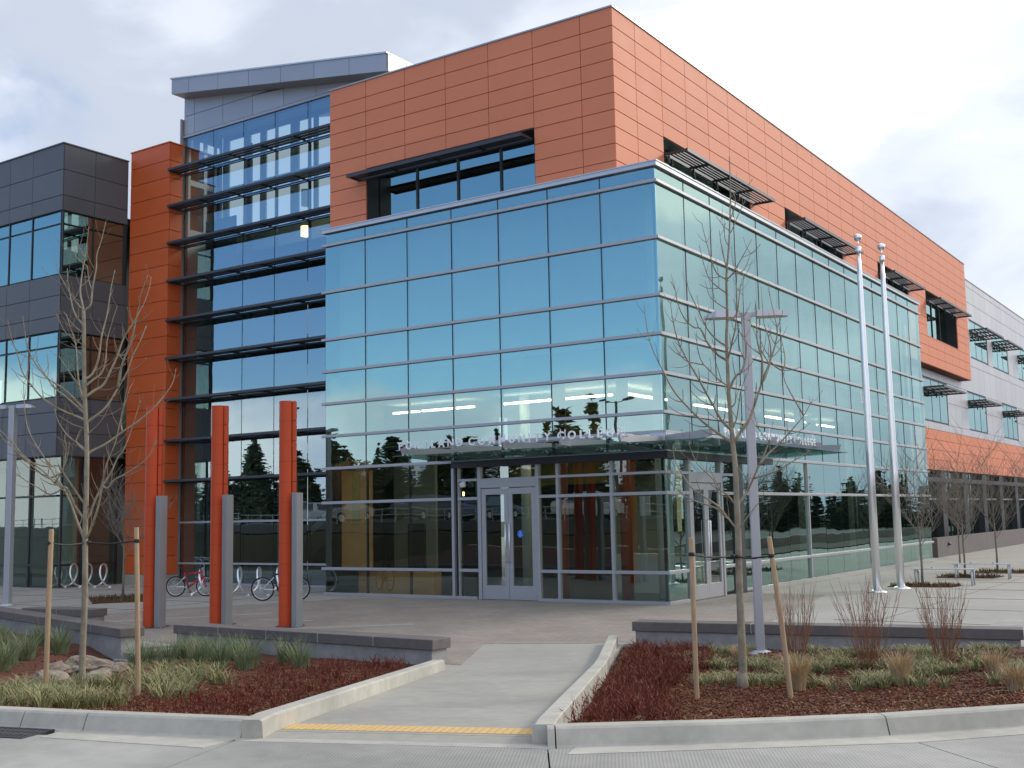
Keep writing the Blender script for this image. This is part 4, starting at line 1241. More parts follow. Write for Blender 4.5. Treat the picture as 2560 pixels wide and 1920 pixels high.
# ------------------------------------------------------------------ stair tower
SX0, SX1, SY = -19.53, -10.55, 2.45
stair = thing('stair_tower', 'tall glazed stair tower with dark horizontal louvres and sloping grey roof', 'building', (-15, SY, 0))
mx = [-19.50, -18.03, -16.54, -15.05, -13.56, -12.07, -10.56]
LZ = [3.45, 4.80, 6.19, 7.60, 8.92, 10.29, 11.62, 12.93, 14.22]
rowz = [0.06, .70, 2.06] + LZ + [15.52]
for a, b in zip(mx[:-1], mx[1:]):
    for c, d in zip(rowz[:-1], rowz[1:]):
        box('glass_pane', a + .015, b - .015, SY, SY + .02, c + .02, d - .02, 'stair_glass', stair, tilt=(npr.normal(0, .0015), 0, npr.normal(0, .0015)))
for x in mx: box('post', x - .022, x + .022, SY + .03, SY + .14, .02, 15.50, 'joint_black', stair)
for i, z in enumerate(rowz[1:-1]):
    if z < 3: box('mullion', SX0, SX1, SY - .05, SY - .004, z - .03, z + .03, 'aluminium', stair)
    else: box('mullion', SX0, SX1, SY + .03, SY + .08, z - .05, z + .05, 'dark_metal', stair)
box('sill', SX0, SX1, SY - .04, SY + .06, .003, .07, 'aluminium', stair)
for z in LZ:
    s_ = box('louvre', SX0 - .02, SX1, SY - .72, SY - .66, z - .045, z + .045, 'louver_metal', stair, bevel=.01)
    for i in range(3):
        y = SY - .60 + i * .19
        box('slat', SX0, SX1, y - .07, y + .07, z + .0, z + .02, 'louver_metal', s_)
    for x in [SX0 + .03] + mx[1:-1]:
        box('outrigger', x - .02, x + .02, SY - .655, SY - .006, z - .05, z - .002, 'louver_metal', s_)
# solid end wall, floors, back wall with windows open to the sky
box('side_wall', SX0 - .05, SX0 - .02, 2.3, 8.6, .0, 11.5, 'roof_panel', stair)
backing(stair, 's', SX0 - .02, 2.3, 4.2, 11.5, 16.2, 'roof_panel', [(2.75, 3.35, 12.3, 13.9), (3.5, 4.1, 12.3, 13.9), (2.75, 3.35, 14.1, 15.6), (3.5, 4.1, 14.1, 15.6)], name='side_wall')
bh = []
for z0, z1 in ((11.9, 13.1), (13.35, 14.6)):
    for x0, x1 in ((-18.9, -17.7), (-17.3, -16.2), (-15.8, -14.3), (-13.9, -12.6), (-12.3, -11.0)):
        bh.append((x0, x1, z0, z1))
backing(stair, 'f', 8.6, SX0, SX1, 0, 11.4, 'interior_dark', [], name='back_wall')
bh = []
for x0, x1 in ((-19.2, -18.3), (-18.1, -17.6), (-17.3, -16.1), (-15.7, -15.0), (-14.8, -13.9), (-13.5, -12.8), (-12.5, -11.2)):
    bh.append((x0, x1, 12.3, 13.9)); bh.append((x0, x1, 14.1, 15.85))
backing(stair, 'f', 4.2, SX0, SX1, 11.4, 16.2, 'interior_wall', bh, name='clerestory_wall')
box('upper_roof', SX0, SX1, 4.2, 8.6, 11.4, 11.55, 'silver_backing', stair)
mb = MB()
for x0, x1, z0, z1 in bh:
    pass
bh2 = [(3.2, 4.6, 12.6, 14.8), (5.2, 6.6, 12.6, 14.8), (7.0, 8.2, 12.6, 14.8)]
for z in (4.0, 8.1): box('landing', SX0 + .05, SX1, 4.6, 8.6, z, z + .3, 'interior_dark', stair)
box('ceiling', SX0, SX1, 2.66, 4.18, 16.0, 16.1, 'ceiling', stair)
mb = MB()
for n_, (za, zb) in enumerate(((.0, 4.2), (4.2, 8.3))):
    mb.prism_axis([(-18.5, za), (-12.5, zb), (-12.5, zb - .3), (-18.1, za - .0)], 5.0, 6.2, 1)
mb.build('stair_flight', 'interior_wall', stair, origin=WP[stair.name])
for x in (-17.2, -13.2):
    mb = MB(); mb.lathe([(.14, 0), (.14, 15.1)], 12, (x, 3.3, 0)); mb.build('column', 'interior_dark', stair, origin=(x, 3.3, 0))
box('interior_panel', -18.9, -17.4, 2.9, 2.95, .02, 12.5, 'interior_dark', stair)
box('lobby_wall', -16.9, -15.9, 4.4, 4.5, .02, 3.6, 'interior_wall', stair)
mb = MB(); mb.lathe([(.14, 12.45), (.14, 13.0)], 12, (-14.6, 3.4, 0)); mb.build('pendant_lamp', 'interior_white', stair, origin=(-14.6, 4, 13))
mb = MB(); mb.lathe([(.15, 11.42), (.15, 11.75)], 12, (-14.6, 3.4, 0)); mb.build('pendant_lamp', 'warm_lamp', stair, origin=(-14.6, 4, 11.6))
# sloping wall panels under the roof and the roof fascia
RX0, RX1 = -19.49, -9.7
def ztop(x): return 17.49 - (x + 19.49) * (17.49 - 16.02) / 9.44
def zbot(x): return ztop(x) - .54
ex = [SX0] + [-19.0 + 1.46 * i for i in range(0, 7)] + [-9.9]
for a, b in zip(ex[:-1], ex[1:]):
    for c, d in ((15.62, 16.30), (16.30, 99)):
        za, zb_ = min(d, zbot(a) + .02), min(d, zbot(b) + .02)
        if za - c < .05 and zb_ - c < .05: continue
        mb = MB(); g = JG
        za, zb_ = max(za, c + .03), max(zb_, c + .03)
        mb.prism_axis([(a + g, c + g), (b - g, c + g), (b - g, zb_ - g), (a + g, za - g)], SY - .04, SY, 1)
        mb.build('panel', 'roof_panel', stair, origin=((a + b) / 2, SY, c))
mb = MB(); mb.prism_axis([(SX0, 15.5), (-9.9, 15.5), (-9.9, zbot(-9.9)), (SX0, zbot(SX0))], SY + .005, SY + .2, 1)
mb.build('wall', 'silver_backing', stair, origin=WP[stair.name])
box('head_flashing', SX0 - .03, -10.5, SY - .055, SY + .02, 15.52, 15.61, 'roof_panel', stair)
fxs = [RX0] + [RX0 + .9 + 1.48 * i for i in range(6)] + [RX1]
FY = 1.8
for a, b in zip(fxs[:-1], fxs[1:]):
    mb = MB(); g = .008
    mb.prism_axis([(a + g, zbot(a)), (b - g, zbot(b)), (b - g, ztop(b)), (a + g, ztop(a))], FY, FY + .04, 1)
    mb.build('fascia_panel', 'roof_panel', stair, origin=((a + b) / 2, FY, 16.5))
mb = MB()
mb.prism_axis([(RX0 - .02, zbot(RX0) + .01), (RX1, zbot(RX1) + .01), (RX1, ztop(RX1) - .02), (RX0 - .02, ztop(RX0) - .02)], FY + .045, 5.5, 1)
mb.build('roof', 'roof_panel', stair, origin=WP[stair.name])
mb = MB()
mb.prism_axis([(RX0 - .05, ztop(RX0)), (RX1 + .04, ztop(RX1)), (RX1 + .04, ztop(RX1) + .05), (RX0 - .05, ztop(RX0) + .05)], FY - .03, 5.5, 1)
mb.build('roof_edge', 'light_aluminium', stair, origin=WP[stair.name])
for y0, y1 in ((FY + .05, 2.7), (2.72, 4.2), (4.22, 5.48)):
    box('fascia_panel', RX1 + .002, RX1 + .035, y0, y1, zbot(RX1), ztop(RX1) - .005, 'roof_panel', stair)
# little plant room behind
box('plant_screen', -20.15, SX0 - .08, 2.9, 3.2, 14.5, 16.2, 'roof_panel', stair)

# ------------------------------------------------------------------ rust-red pier
PX0, PX1, PY, PZ = -21.62, SX0 + .0, 1.80, 15.22
pier = thing('orange_pier', 'narrow rust orange panelled pier between charcoal wing and glazed stair tower', 'building', (-20.6, PY, 0))
pz = [.34] + [PZ - .62 * i for i in range(23, -1, -1)]
pz = [z for z in pz if z >= .34]; pz = sorted(set([.34] + [z for z in pz if z > .5]))
clad(pier, 'f', PY, [PX0, PX1], pz, 'rust_panel')
clad(pier, 's', PX1, [PY + .04, SY - .06], pz, 'rust_panel')
backing(pier, 'f', PY + .036, PX0, PX1 - .04, .35, PZ - .03, 'rust_backing')
backing(pier, 's', PX1 - .036, PY + .1, SY + 1.2, .35, PZ - .03, 'rust_backing')
box('plinth', PX0 - .02, PX1 + .02, PY - .02, SY - .06, 0.0, .335, 'concrete', pier)
box('coping', PX0 - .02, PX1 + .02, PY - .02, 4.2, PZ, PZ + .04, 'rust_panel', pier)
box('rear_wall', PX0, PX1 - .1, PY + .1, 4.2, .4, PZ - .02, 'rust_backing', pier)

# ------------------------------------------------------------------ charcoal wing on the far left
GX, GY, GZ = -21.72, -.85, 14.93
grey = thing('charcoal_wing', 'dark charcoal metal panelled wing with bands of blue reflecting windows', 'building', (GX, GY, 0))
gzs = [4.33, 5.05, 5.83, 6.3]
bands = [(4.33, 6.26), (8.50, 10.41), (12.62, GZ)]
band_rows = [[4.33, 5.10, 5.78, 6.26], [8.50, 9.0, 9.70, 10.41], [12.62, 13.14, 14.03, GZ]]
gx = [GX - .035] + [-22.15 - 1.39 * i for i in range(12)]
gx = sorted([GX, -23.45, -24.80, -26.2, -27.6, -29.0, -30.4, -31.8, -33.2, -36.0])
for rws in band_rows:
    clad(grey, 'f', GY, gx, rws, 'charcoal_panel', limit=120)
    clad(grey, 's', GX, [GY + .04, .42, PY - .02], rws, 'charcoal_panel')
backing(grey, 'f', GY + .036, -36, GX - .04, 4.34, GZ - .03, 'charcoal_backing', [(-36, GX - .12, 6.28, 8.48), (-36, GX - .12, 10.43, 12.60)])
backing(grey, 's', GX - .036, GY + .05, PY, 4.34, GZ - .03, 'charcoal_backing', [(GY + .12, PY - .15, 6.28, 8.48), (GY + .12, PY - .15, 10.43, 12.60)])
box('coping', -36, GX + .03, GY - .03, GY + .25, GZ, GZ + .04, 'charcoal_panel', grey)
box('coping', GX - .25, GX + .03, GY + .25, PY - .01, GZ, GZ + .04, 'charcoal_panel', grey)
def strip_window(z0, z1, tr):
    for a, b in zip(gx[:-1], gx[1:]):
        w = box('window', a, b, GY + .10, GY + .16, tr - .03, tr + .03, 'dark_metal', grey)
        box('pane', a + .03, b - .03, GY + .06, GY + .08, z0 + .03, tr - .035, 'coated_glass', w, tilt=(npr.normal(0, .002), 0, npr.normal(0, .002)))
        box('pane', a + .03, b - .03, GY + .06, GY + .08, tr + .035, z1 - .03, 'coated_glass', w, tilt=(npr.normal(0, .002), 0, npr.normal(0, .002)))
        box('frame', b - .025, b + .02, GY + .03, GY + .055, z0, z1, 'dark_metal', w)
    for a, b in ((GY + .05, .42), (.42, PY - .04)):
        w = box('window', GX - .16, GX - .10, a, b, tr - .03, tr + .03, 'dark_metal', grey)
        box('pane', GX - .08, GX - .06, a + .02, b - .03, z0 + .03, tr - .035, 'coated_glass', w)
        box('pane', GX - .08, GX - .06, a + .02, b - .03, tr + .035, z1 - .03, 'coated_glass', w)
        box('frame', GX - .055, GX - .03, b - .03, b + .02, z0, z1, 'dark_metal', w)
strip_window(6.28, 8.48, 7.98)
strip_window(10.43, 12.60, 12.16)
# ground floor glazing
for a, b in zip(gx[:-1], gx[1:]):
    for z0, z1 in ((.06, .72), (.76, 3.0), (3.04, 4.30)):
        box('glass_pane', a + .02, b - .02, GY + .30, GY + .32, z0, z1, 'door_glass', grey)
    box('post', b - .04, b + .03, GY + .22, GY + .29, .02, 4.32, 'dark_metal', grey)
for a, b in ((GY + .30, .42), (.42, PY - .05)):
    for z0, z1 in ((.06, .72), (.76, 3.0), (3.04, 4.30)):
        box('glass_pane', GX - .32, GX - .30, a + .02, b - .02, z0, z1, 'door_glass', grey)
    box('post', GX - .29, GX - .22, b - .03, b + .03, .02, 4.32, 'dark_metal', grey)
for z in (.74, 3.02):
    box('mullion', -36, GX - .2, GY + .20, GY + .26, z - .03, z + .03, 'dark_metal', grey)
    box('mullion', GX - .24, GX - .19, GY + .26, PY - .05, z - .03, z + .03, 'dark_metal', grey)
box('soffit', -36, GX - .04, GY + .05, PY + .5, 4.32, 4.36, 'charcoal_panel', grey)
box('floor', -36, GX - .34, GY + .34, 8, 0.0, .01, 'interior_floor', grey)
for z in (4.4, 8.6, 12.7): box('floor_slab', -36, GX - .3, GY + .3, 8, z, z + .25, 'interior_dark', grey)
box('inner_wall', -36, GX - .3, 6.0, 6.1, 0, 14.5, 'interior_wall', grey)
box('inner_wall', -23.6, -22.6, .6, .65, .02, 4.3, 'interior_wall', grey)
box('inner_wall', GX - 1.5, GX - 1.4, 1.0, 6.0, .02, 12.5, 'interior_dark', grey)

# ------------------------------------------------------------------ silver wing far right
VX = -1.60
silver = thing('silver_wing', 'long silver grey panelled wing with shaded windows and orange band above dark ground floor glazing', 'building', (VX, 30, 0))
VY0, VY1 = YB + .3, 84.0
low = [(29.7, 34.1), (38.45, 42.85), (47.2, 51.6), (56, 60.4), (64.7, 69.1), (73.4, 77.8)]
upp = [(39.9, 44.2), (45.5, 49.9), (53.0, 57.4), (60.2, 64.6), (67.2, 71.6), (75, 79.4)]
hl = [(a, b, 6.02, 8.03) for a, b in low]; hu = [(a, b, 9.96, 12.0) for a, b in upp]
vys = [VY0] + [25.3 + 1.46 * i for i in range(41)]
clad(silver, 's', VX, [y for y in vys if y < 37.5], [5.66, 6.0, 7.1, 8.05, 8.42], 'silver_panel', hl, limit=90)
clad(silver, 's', VX, [y for y in vys if y > 36.9], [5.66, 6.0, 7.1, 8.05, 9.47, 9.93, 12.02, 12.92, 13.78, 14.13], 'silver_panel', hl + hu, limit=170)
clad(silver, 's', VX, [VY0, 34, 46.4, 58.5, 71, VY1], [3.78, 4.25, 4.72, 5.19, 5.66], 'orange_panel')
backing(silver, 's', VX - .036, VY0, VY1, 3.80, 8.42, 'silver_backing', hl)
backing(silver, 's', VX - .036, 36.9, VY1, 8.42, 14.1, 'silver_backing', hu)
for a, b in low: recessed_window(silver, 's', VX, a, b, 6.02, 8.03, 3, depth=.025, transom=7.45)
for a, b in upp: recessed_window(silver, 's', VX, a, b, 9.96, 12.0, 3, depth=.025, transom=11.3)
for a, b in low: sun_shade(silver, 's', VX, a, b, 7.52, .90, 3, fins=4)
for a, b in upp: sun_shade(silver, 's', VX, a, b, 11.42, .90, 3, fins=4)
box('coping', VX - .3, VX + .03, 37.4, VY1, 14.13, 14.18, 'silver_panel', silver)
box('roof', -12, VX - .3, 37.4, VY1, 13.9, 14.0, 'silver_backing', silver)
cy_ = 27.9
while cy_ < 82:
    box('pillar', VX - .55, VX - .10, cy_, cy_ + .85, -.9, 3.77, 'dark_metal', silver)
    for a, b in ((cy_ + .85, cy_ + 2.6), (cy_ + 2.66, cy_ + 4.36)):
        for z0, z1 in ((-.8, 2.42), (2.50, 3.24), (3.3, 3.77)):
            box('glass_pane', VX - .42, VX - .40, a + .02, b - .02, z0, z1, 'coated_glass', silver)
    box('post', VX - .44, VX - .36, cy_ + 2.6, cy_ + 2.66, -.8, 3.77, 'dark_metal', silver)
    cy_ += 4.4
box('beam', VX - .09, VX + .05, VY0, VY1, 3.24, 3.44, 'dark_metal', silver)
box('transom', VX - .38, VX - .30, VY0, VY1, 2.42, 2.50, 'aluminium', silver)
box('inner_wall', -8, -7.9, VY0, VY1, -.5, 14, 'interior_dark', silver)
for z in (3.8, 8.3): box('floor_slab', -7.9, VX - .1, VY0, VY1, z, z + .1, 'interior_dark', silver)
box('end_wall', -8, VX - .04, VY1 - .1, VY1, -.9, 14.1, 'silver_backing', silver)
# ramp wall in front of it
rw = thing('ramp_wall', 'dark grey retaining wall below the far glazing, behind the benches', 'wall', (-.6, 25.9, -1))
box('wall', -.75, -.45, 25.8, 84, -1.0, .80, 'retaining_concrete', rw)
mb = MB(); mb.lathe([(.06, 0), (.09, .03), (.09, .08), (.05, .12)], 10, (-.42, 27.6, .45)); mb.build('wall_light', 'dark_metal', rw, origin=(-.42, 27.6, .45))

# ------------------------------------------------------------------ low seat walls
def seat_wall(label, p0, p1, n, depth, zb0, zb1, side=1, name='seat_wall'):
    """p0 -> p1 is the front face line; the wall lies to its left (away from the street)"""
    d = Vector((p1[0] - p0[0], p1[1] - p0[1])); L_ = d.length; ang = math.atan2(d.y, d.x)
    t = thing(name, label, 'wall', (p0[0], p0[1], 0), ang)
    mb = MB(); mb.box(.05, L_ - .05, .04, depth - .04, -.8, .213)
    mb.build('wall', 'wall_concrete', t)
    w = L_ / n
    for i in range(n):
        box('coping_stone', i * w + .006, (i + 1) * w - .006, 0, depth, .215, .36, 'coping_stone', t, bevel=.007)
        if i: box('mortar_joint', i * w - .0055, i * w + .0055, .003, depth - .003, .218, .357, 'coping_mortar', t)
    return t
seat_wall('low concrete seat wall with dark coping between the three orange pylons and the planting bed', (-4.02, -10.55), (1.60, -10.66), 5, .42, 0, 0)
seat_wall('long low seat wall with dark coping behind the red twigged shrubs', (2.90, -7.22), (8.50, -6.22), 3, .42, 0, 0)
seat_wall('low seat wall with dark coping ending beside the rock swale', (-16.5, -8.26), (-4.26, -11.42), 10, .42, 0, 0)
seat_wall('short low wall with dark coping on the plaza near the twin headed lamp post', (-10.3, -9.3), (-8.35, -9.0), 2, .42, 0, 0)
t = thing('spillway', 'pale concrete spillway step in the gap between the low walls', 'concrete step', (-4.2, -11, -.5))
mb = MB(); mb.prism([(-4.7, -11.25), (-4.0, -11.35), (-3.9, -10.45), (-4.6, -10.3)][::1], -.8, -.03); mb.build('sill', 'concrete', t, origin=(-4.2, -11, -.5))
box('weir_plate', -4.32, -3.9, -11.5, -11.44, -.7, -.12, 'wall_concrete', t)

# ------------------------------------------------------------------ three pylons
PYL = [(-7.33, -8.38, 'left'), (-6.36, -7.52, 'mid'), (-4.74, -7.20, 'right')]
PYL_LABEL = ['orange round fronted pylon with grey slab, by the gap in the low walls', 'middle orange pylon with grey slab, in front of the bike rack', 'orange pylon with grey slab nearest the glass pavilion']
def make_pylon(x, y, label):
    t = thing('pylon', label, 'pylon', (x, y, 0), math.radians(34), 'three orange pylons along the plaza edge')
    H, r = 4.43, .142
    prof = [(.105, -.085), (.105, .085)] + [(r * math.cos(a) - .01, r * math.sin(a)) for a in np.linspace(math.radians(42), math.radians(318), 20)]
    n = 11
    for i in range(n):
        z0, z1 = i * H / n, (i + 1) * H / n
        mb = MB(); mb.prism(prof, z0 + (.003 if i else .0), z1 - .002)
        mb.build('orange_segment', 'pylon_orange', t)
    mb = MB(); mb.prism([(p[0] * .95, p[1] * .95) for p in prof], .01, H - .01); mb.build('core', 'pylon_dark', t)
    box('slot', .106, .118, -.05, .05, 0, H - .02, 'pylon_dark', t)
    for i in range(n): box('edge_strip', .119, .185, -.075, .075, i * H / n + (.003 if i else 0), (i + 1) * H / n - .002, 'pylon_orange', t, bevel=.01)
    g = box('grey_slab', .25 - .068, .25 + .068, -.21 - .092, -.21 + .092, 0, 2.6, 'pylon_grey', t, bevel=.006)
    g.rotation_euler = (0, 0, math.radians(-31))
    box('base_plate', -.19, .34, -.36, .17, .0, .012, 'iron', t)
    for bx_, by_ in ((-.16, -.33), (.31, -.33), (-.16, .14), (.31, .14)):
        mb = MB(); mb.lathe([(.016, .012), (.016, .03)], 6, (bx_, by_, 0)); mb.build('bolt', 'aluminium', t)
    return t
for (x, y, _), lb in zip(PYL, PYL_LABEL): make_pylon(x, y, lb)

# ------------------------------------------------------------------ lamp posts and flagpoles
def lamp_post(x, y, z, H, label, ang, w=.13, collar=True):
    t = thing('lamp_post', label, 'lamp post', (x, y, z), ang)
    mb = MB(); mb.box(-w / 2, w / 2, -w / 2, w / 2, 0, H); mb.build('pole', 'pole_paint', t, bevel=.012)
    mb = MB(); mb.lathe([(.19, 0), (.19, .02), (.15, .05), (.09, .07)], 16); mb.build('base_cover', 'lamp_head_paint', t, smooth=True)
    for s_ in (-1, 1):
        mb = MB(); mb.box(min(s_ * w / 2, s_ * .17), max(s_ * w / 2, s_ * .17), -.03, .03, H - .07, H - .01); mb.build('arm', 'pole_paint', t)
        mb = MB()
        xa, xb = s_ * .16, s_ * .62
        v = []
        for x_, hw, zt, zb in ((xa, .12, H + .015, H - .085), (s_ * .45, .14, H + .02, H - .085), (xb, .07, H - .045, H - .085)):
            v += [(x_, -hw, zb), (x_, hw, zb), (x_, hw * .8, zt), (x_, -hw * .8, zt)]
        f = [(3, 2, 1, 0), (8, 9, 10, 11)]
        for i in (0, 4):
            for q in range(4): f.append((i + q, i + (q + 1) % 4, i + 4 + (q + 1) % 4, i + 4 + q))
        mb.add(v, f); hd = mb.build('lamp_head', 'lamp_head_paint', t)
        x0, x1 = sorted((s_ * .2, s_ * .5))
        box('lens', x0, x1, -.09, .09, H - .091, H - .084, 'interior_white', hd)
    return t
lamp_post(5.12, -7.42, -.02, 5.07, 'twin headed grey lamp post in the planting bed before the low wall', math.radians(28))
lamp_post(-16.03, -6.0, 0, 5.22, 'twin headed grey lamp post on the plaza by the charcoal wing', math.radians(20), w=.17)

def flagpole(x, y, H, label):
    t = thing('flagpole', label, 'flagpole', (x, y, 0), 0, 'pair of flagpoles on the plaza')
    mb = MB(); mb.lathe([(.098, 0), (.095, 3), (.082, 5.5), (.062, 8), (.048, H - .72)], 20); mb.build('pole', 'polished_steel', t, origin=(x, y, 0) if False else (0, 0, 0), smooth=True)
    return t
def flagpole(x, y, H, label):
    t = thing('flagpole', label, 'flagpole', (x, y, 0), 0, 'pair of flagpoles on the plaza')
    def part(name, prof, z, k=20):
        mb = MB(); mb.lathe(prof, k, (x, y, z)); return mb.build(name, 'polished_steel', t, origin=(x, y, z), smooth=True)
    part('pole', [(.100, 0), (.096, 3), (.084, 5.5), (.064, 8), (.046, H - .62)], 0)
    part('base_collar', [(.24, 0), (.235, .02), (.16, .055), (.11, .075)], 0)
    part('truck', [(.062, 0), (.072, .03), (.072, .13), (.05, .17)], H - .62)
    part('spindle', [(.012, 0), (.012, .16)], H - .46, 8)
    r = .10
    part('ball', [(max(.004, r * math.sin(a)), r - r * math.cos(a)) for a in np.linspace(.05, math.pi - .02, 14)], H - .32)
    mb = MB(); mb.tube([(x - .12, y - .03, 4.7), (x - .13, y - .04, 5.0), (x - .12, y - .02, 5.05)], .012, 5); mb.box(x - .14, x - .06, y - .05, y, 4.72, 4.76)
    mb.build('cleat', 'polished_steel', t, origin=(x, y, 4.8))
    return t
flagpole(3.07, 5.31, 9.22, 'taller looking tapered steel flagpole with ball top, nearer the low wall')
flagpole(3.25, 6.76, 9.22, 'steel flagpole with ball top, nearer the benches')

# ------------------------------------------------------------------ benches
def bench(x, y, ang, label):
    t = thing('bench', label, 'bench', (x, y, 0), ang, 'backless steel benches beside the small trees')
    L_, W = 1.62, .46
    for i in range(6):
        y0 = -W / 2 + i * W / 6
        box('slat', -L_ / 2, L_ / 2, y0 + .006, y0 + W / 6 - .006, .415, .44, 'light_aluminium', t)
    for s_ in (-1, 1):
        x0 = s_ * (L_ / 2 - .1)
        for sy_ in (-1, 1):
            mb = MB(); mb.tube([(x0, sy_ * .19, .41), (x0, sy_ * .20, .2), (x0, sy_ * .21, .0)], [.03, .026, .022], 8); mb.build('leg', 'lamp_head_paint', t, smooth=True)
        box('cross_rail', x0 - .025, x0 + .025, -W / 2, W / 2, .385, .412, 'lamp_head_paint', t)
    for k_ in (-.3, .3): box('arm_stop', k_ - .03, k_ + .03, -.06, .06, .441, .475, 'lamp_head_paint', t)
    return t
bench(3.92, 8.55, math.radians(4), 'backless steel bench behind the nearest small plaza tree')
bench(4.25, 11.6, math.radians(4), 'backless steel bench farther off by the second small plaza tree')

# ------------------------------------------------------------------ bike racks and bicycles
def helix_rack(x, y, ang, turns, label, r=.36, pitch=.62):
    t = thing('bike_rack', label, 'bike rack', (x, y, 0), ang)
    pts = []
    n = int(turns * 22)
    for i in range(n + 1):
        a = 2 * math.pi * i / 22 - math.pi / 2
        pts.append((pitch * i / 22, r * .9 * math.cos(a), r + .05 + r * math.sin(a)))
    mb = MB(); mb.tube(pts, .032, 8); mb.build('coil', 'polished_steel', t, smooth=True)
    for k_ in range(int(turns) + 1):
        mb = MB(); mb.tube([(pitch * k_, -.05, 0), (pitch * k_, 0, .06)], .03, 6); mb.lathe([(.07, 0), (.07, .012)], 10, (pitch * k_, -.05, 0)); mb.build('foot', 'polished_steel', t)
    return t
helix_rack(-22.6, .92 - 1.2, math.radians(14), 4, 'coiled steel bike rack in front of the charcoal wing window', r=.36, pitch=.60)
helix_rack(-14.2, -1.5, math.radians(18), 6, 'coiled steel bike rack between the two parked bicycles', r=.36, pitch=.60)

def bicycle(x, y, ang, s_, frame, label, lean=.06):
    t = thing('bicycle', label, 'bicycle', (x, y, 0), ang)
    t.rotation_euler = (lean, 0, ang)
    R_ = .33 * s_
    wb = 1.02 * s_
    def V(a, b): return (a * s_, 0, b * s_)
    for wx in (0, wb):
        mb = MB(); ring = [(wx + R_ * math.cos(a), 0, R_ + R_ * math.sin(a)) for a in np.linspace(0, 2 * math.pi, 41)]
        mb.tube([(px, 0, (pz - R_) * .94 + R_) if False else (wx + (px - wx) * .94, 0, R_ + (pz - R_) * .94) for px, _, pz in ring], .024 * s_, 8, cap=False)
        w = mb.build('wheel', 'tyre', t, smooth=True)
        mb = MB(); mb.tube([(wx + (px - wx) * .865, 0, R_ + (pz - R_) * .865) for px, _, pz in ring], .010 * s_, 6, cap=False); mb.build('rim', 'polished_steel', w, smooth=True)
        mb = MB()
        for k_ in range(16):
            a = 2 * math.pi * k_ / 16
            mb.tube([(wx, .02 * (-1) ** k_, R_), (wx + R_ * .86 * math.cos(a), 0, R_ + R_ * .86 * math.sin(a))], .0022, 3)
        mb.build('spokes', 'polished_steel', w)
        mb = MB(); mb.tube([(wx, -.05, R_), (wx, .05, R_)], .02, 8); mb.build('hub', 'bike_dark', w)
    bb, st, hd, hb = V(.43, .30), V(.33, .72), V(.86, .78), V(.90, .62)
    mb = MB()
    mb.tube([bb, V(.30, .80)], .018, 8); mb.tube([st, hd], .022, 8); mb.tube([bb, hb], .026, 8); mb.tube([V(.84, .84), V(.92, .58)], .024, 8)
    mb.build('frame', frame, t, smooth=True)
    mb = MB()
    for dy_ in (-.05, .05):
        mb.tube([(bb[0], dy_ * .5, bb[2]), (0, dy_, R_)], .012, 6); mb.tube([(st[0], dy_ * .4, st[2] * .9), (0, dy_, R_)], .009, 6)
    mb.build('swingarm', 'white_paint', t, smooth=True)
    mb = MB()
    for dy_ in (-.05, .05): mb.tube([V(.915, .60)[:1] + (dy_,) + V(.915, .60)[2:], (wb, dy_, R_)], .014, 6)
    mb.tube([V(.92, .60), V(.91, .64)], .05, 6)
    mb.build('fork', frame if frame != 'bike_dark' else 'white_paint', t, smooth=True)
    mb = MB(); mb.tube([(.83 * s_, -.27, .95 * s_), (.85 * s_, -.1, .93 * s_), (.85 * s_, .1, .93 * s_), (.83 * s_, .27, .95 * s_)], .012, 6); mb.tube([V(.84, .84), V(.85, .93)], .014, 6); mb.build('handlebar', 'bike_dark', t, smooth=True)
    mb = MB(); mb.tube([V(.31, .78), V(.285, .90)], .012, 6)
    mb.add([(.12 * s_, -.07, .91 * s_), (.12 * s_, .07, .91 * s_), (.42 * s_, .015, .905 * s_), (.42 * s_, -.015, .905 * s_), (.12 * s_, -.07, .95 * s_), (.12 * s_, .07, .95 * s_), (.42 * s_, .015, .925 * s_), (.42 * s_, -.015, .925 * s_)],
           [(3, 2, 1, 0), (4, 5, 6, 7), (0, 1, 5, 4), (1, 2, 6, 5), (2, 3, 7, 6), (3, 0, 4, 7)])
    mb.build('saddle', 'bike_dark', t)
    mb = MB(); mb.tube([(bb[0], -.06, bb[2]), (bb[0], .06, bb[2])], .02, 8)
    mb.lathe([(.08 * s_, 0), (.08 * s_, .004)], 14, (0, 0, 0)) if False else None
    mb.tube([(bb[0], -.07, bb[2]), (bb[0] + .1 * s_, -.07, bb[2] - .13 * s_)], .01, 5); mb.tube([(bb[0], .07, bb[2]), (bb[0] - .1 * s_, .07, bb[2] + .13 * s_)], .01, 5)
    mb.box(bb[0] + .05 * s_, bb[0] + .15 * s_, -.16, -.08, bb[2] - .15 * s_, bb[2] - .13 * s_)
    mb.build('crank', 'bike_dark', t)
    return t
bicycle(-14.35, -1.95, math.radians(28), .86, 'bike_red', 'red mountain bike with white swingarm standing at the coiled rack')
b2 = bicycle(-10.55, -2.28, math.radians(30), .93, 'bike_dark', 'dark bicycle mostly hidden behind the orange pylon nearest the glass pavilion')

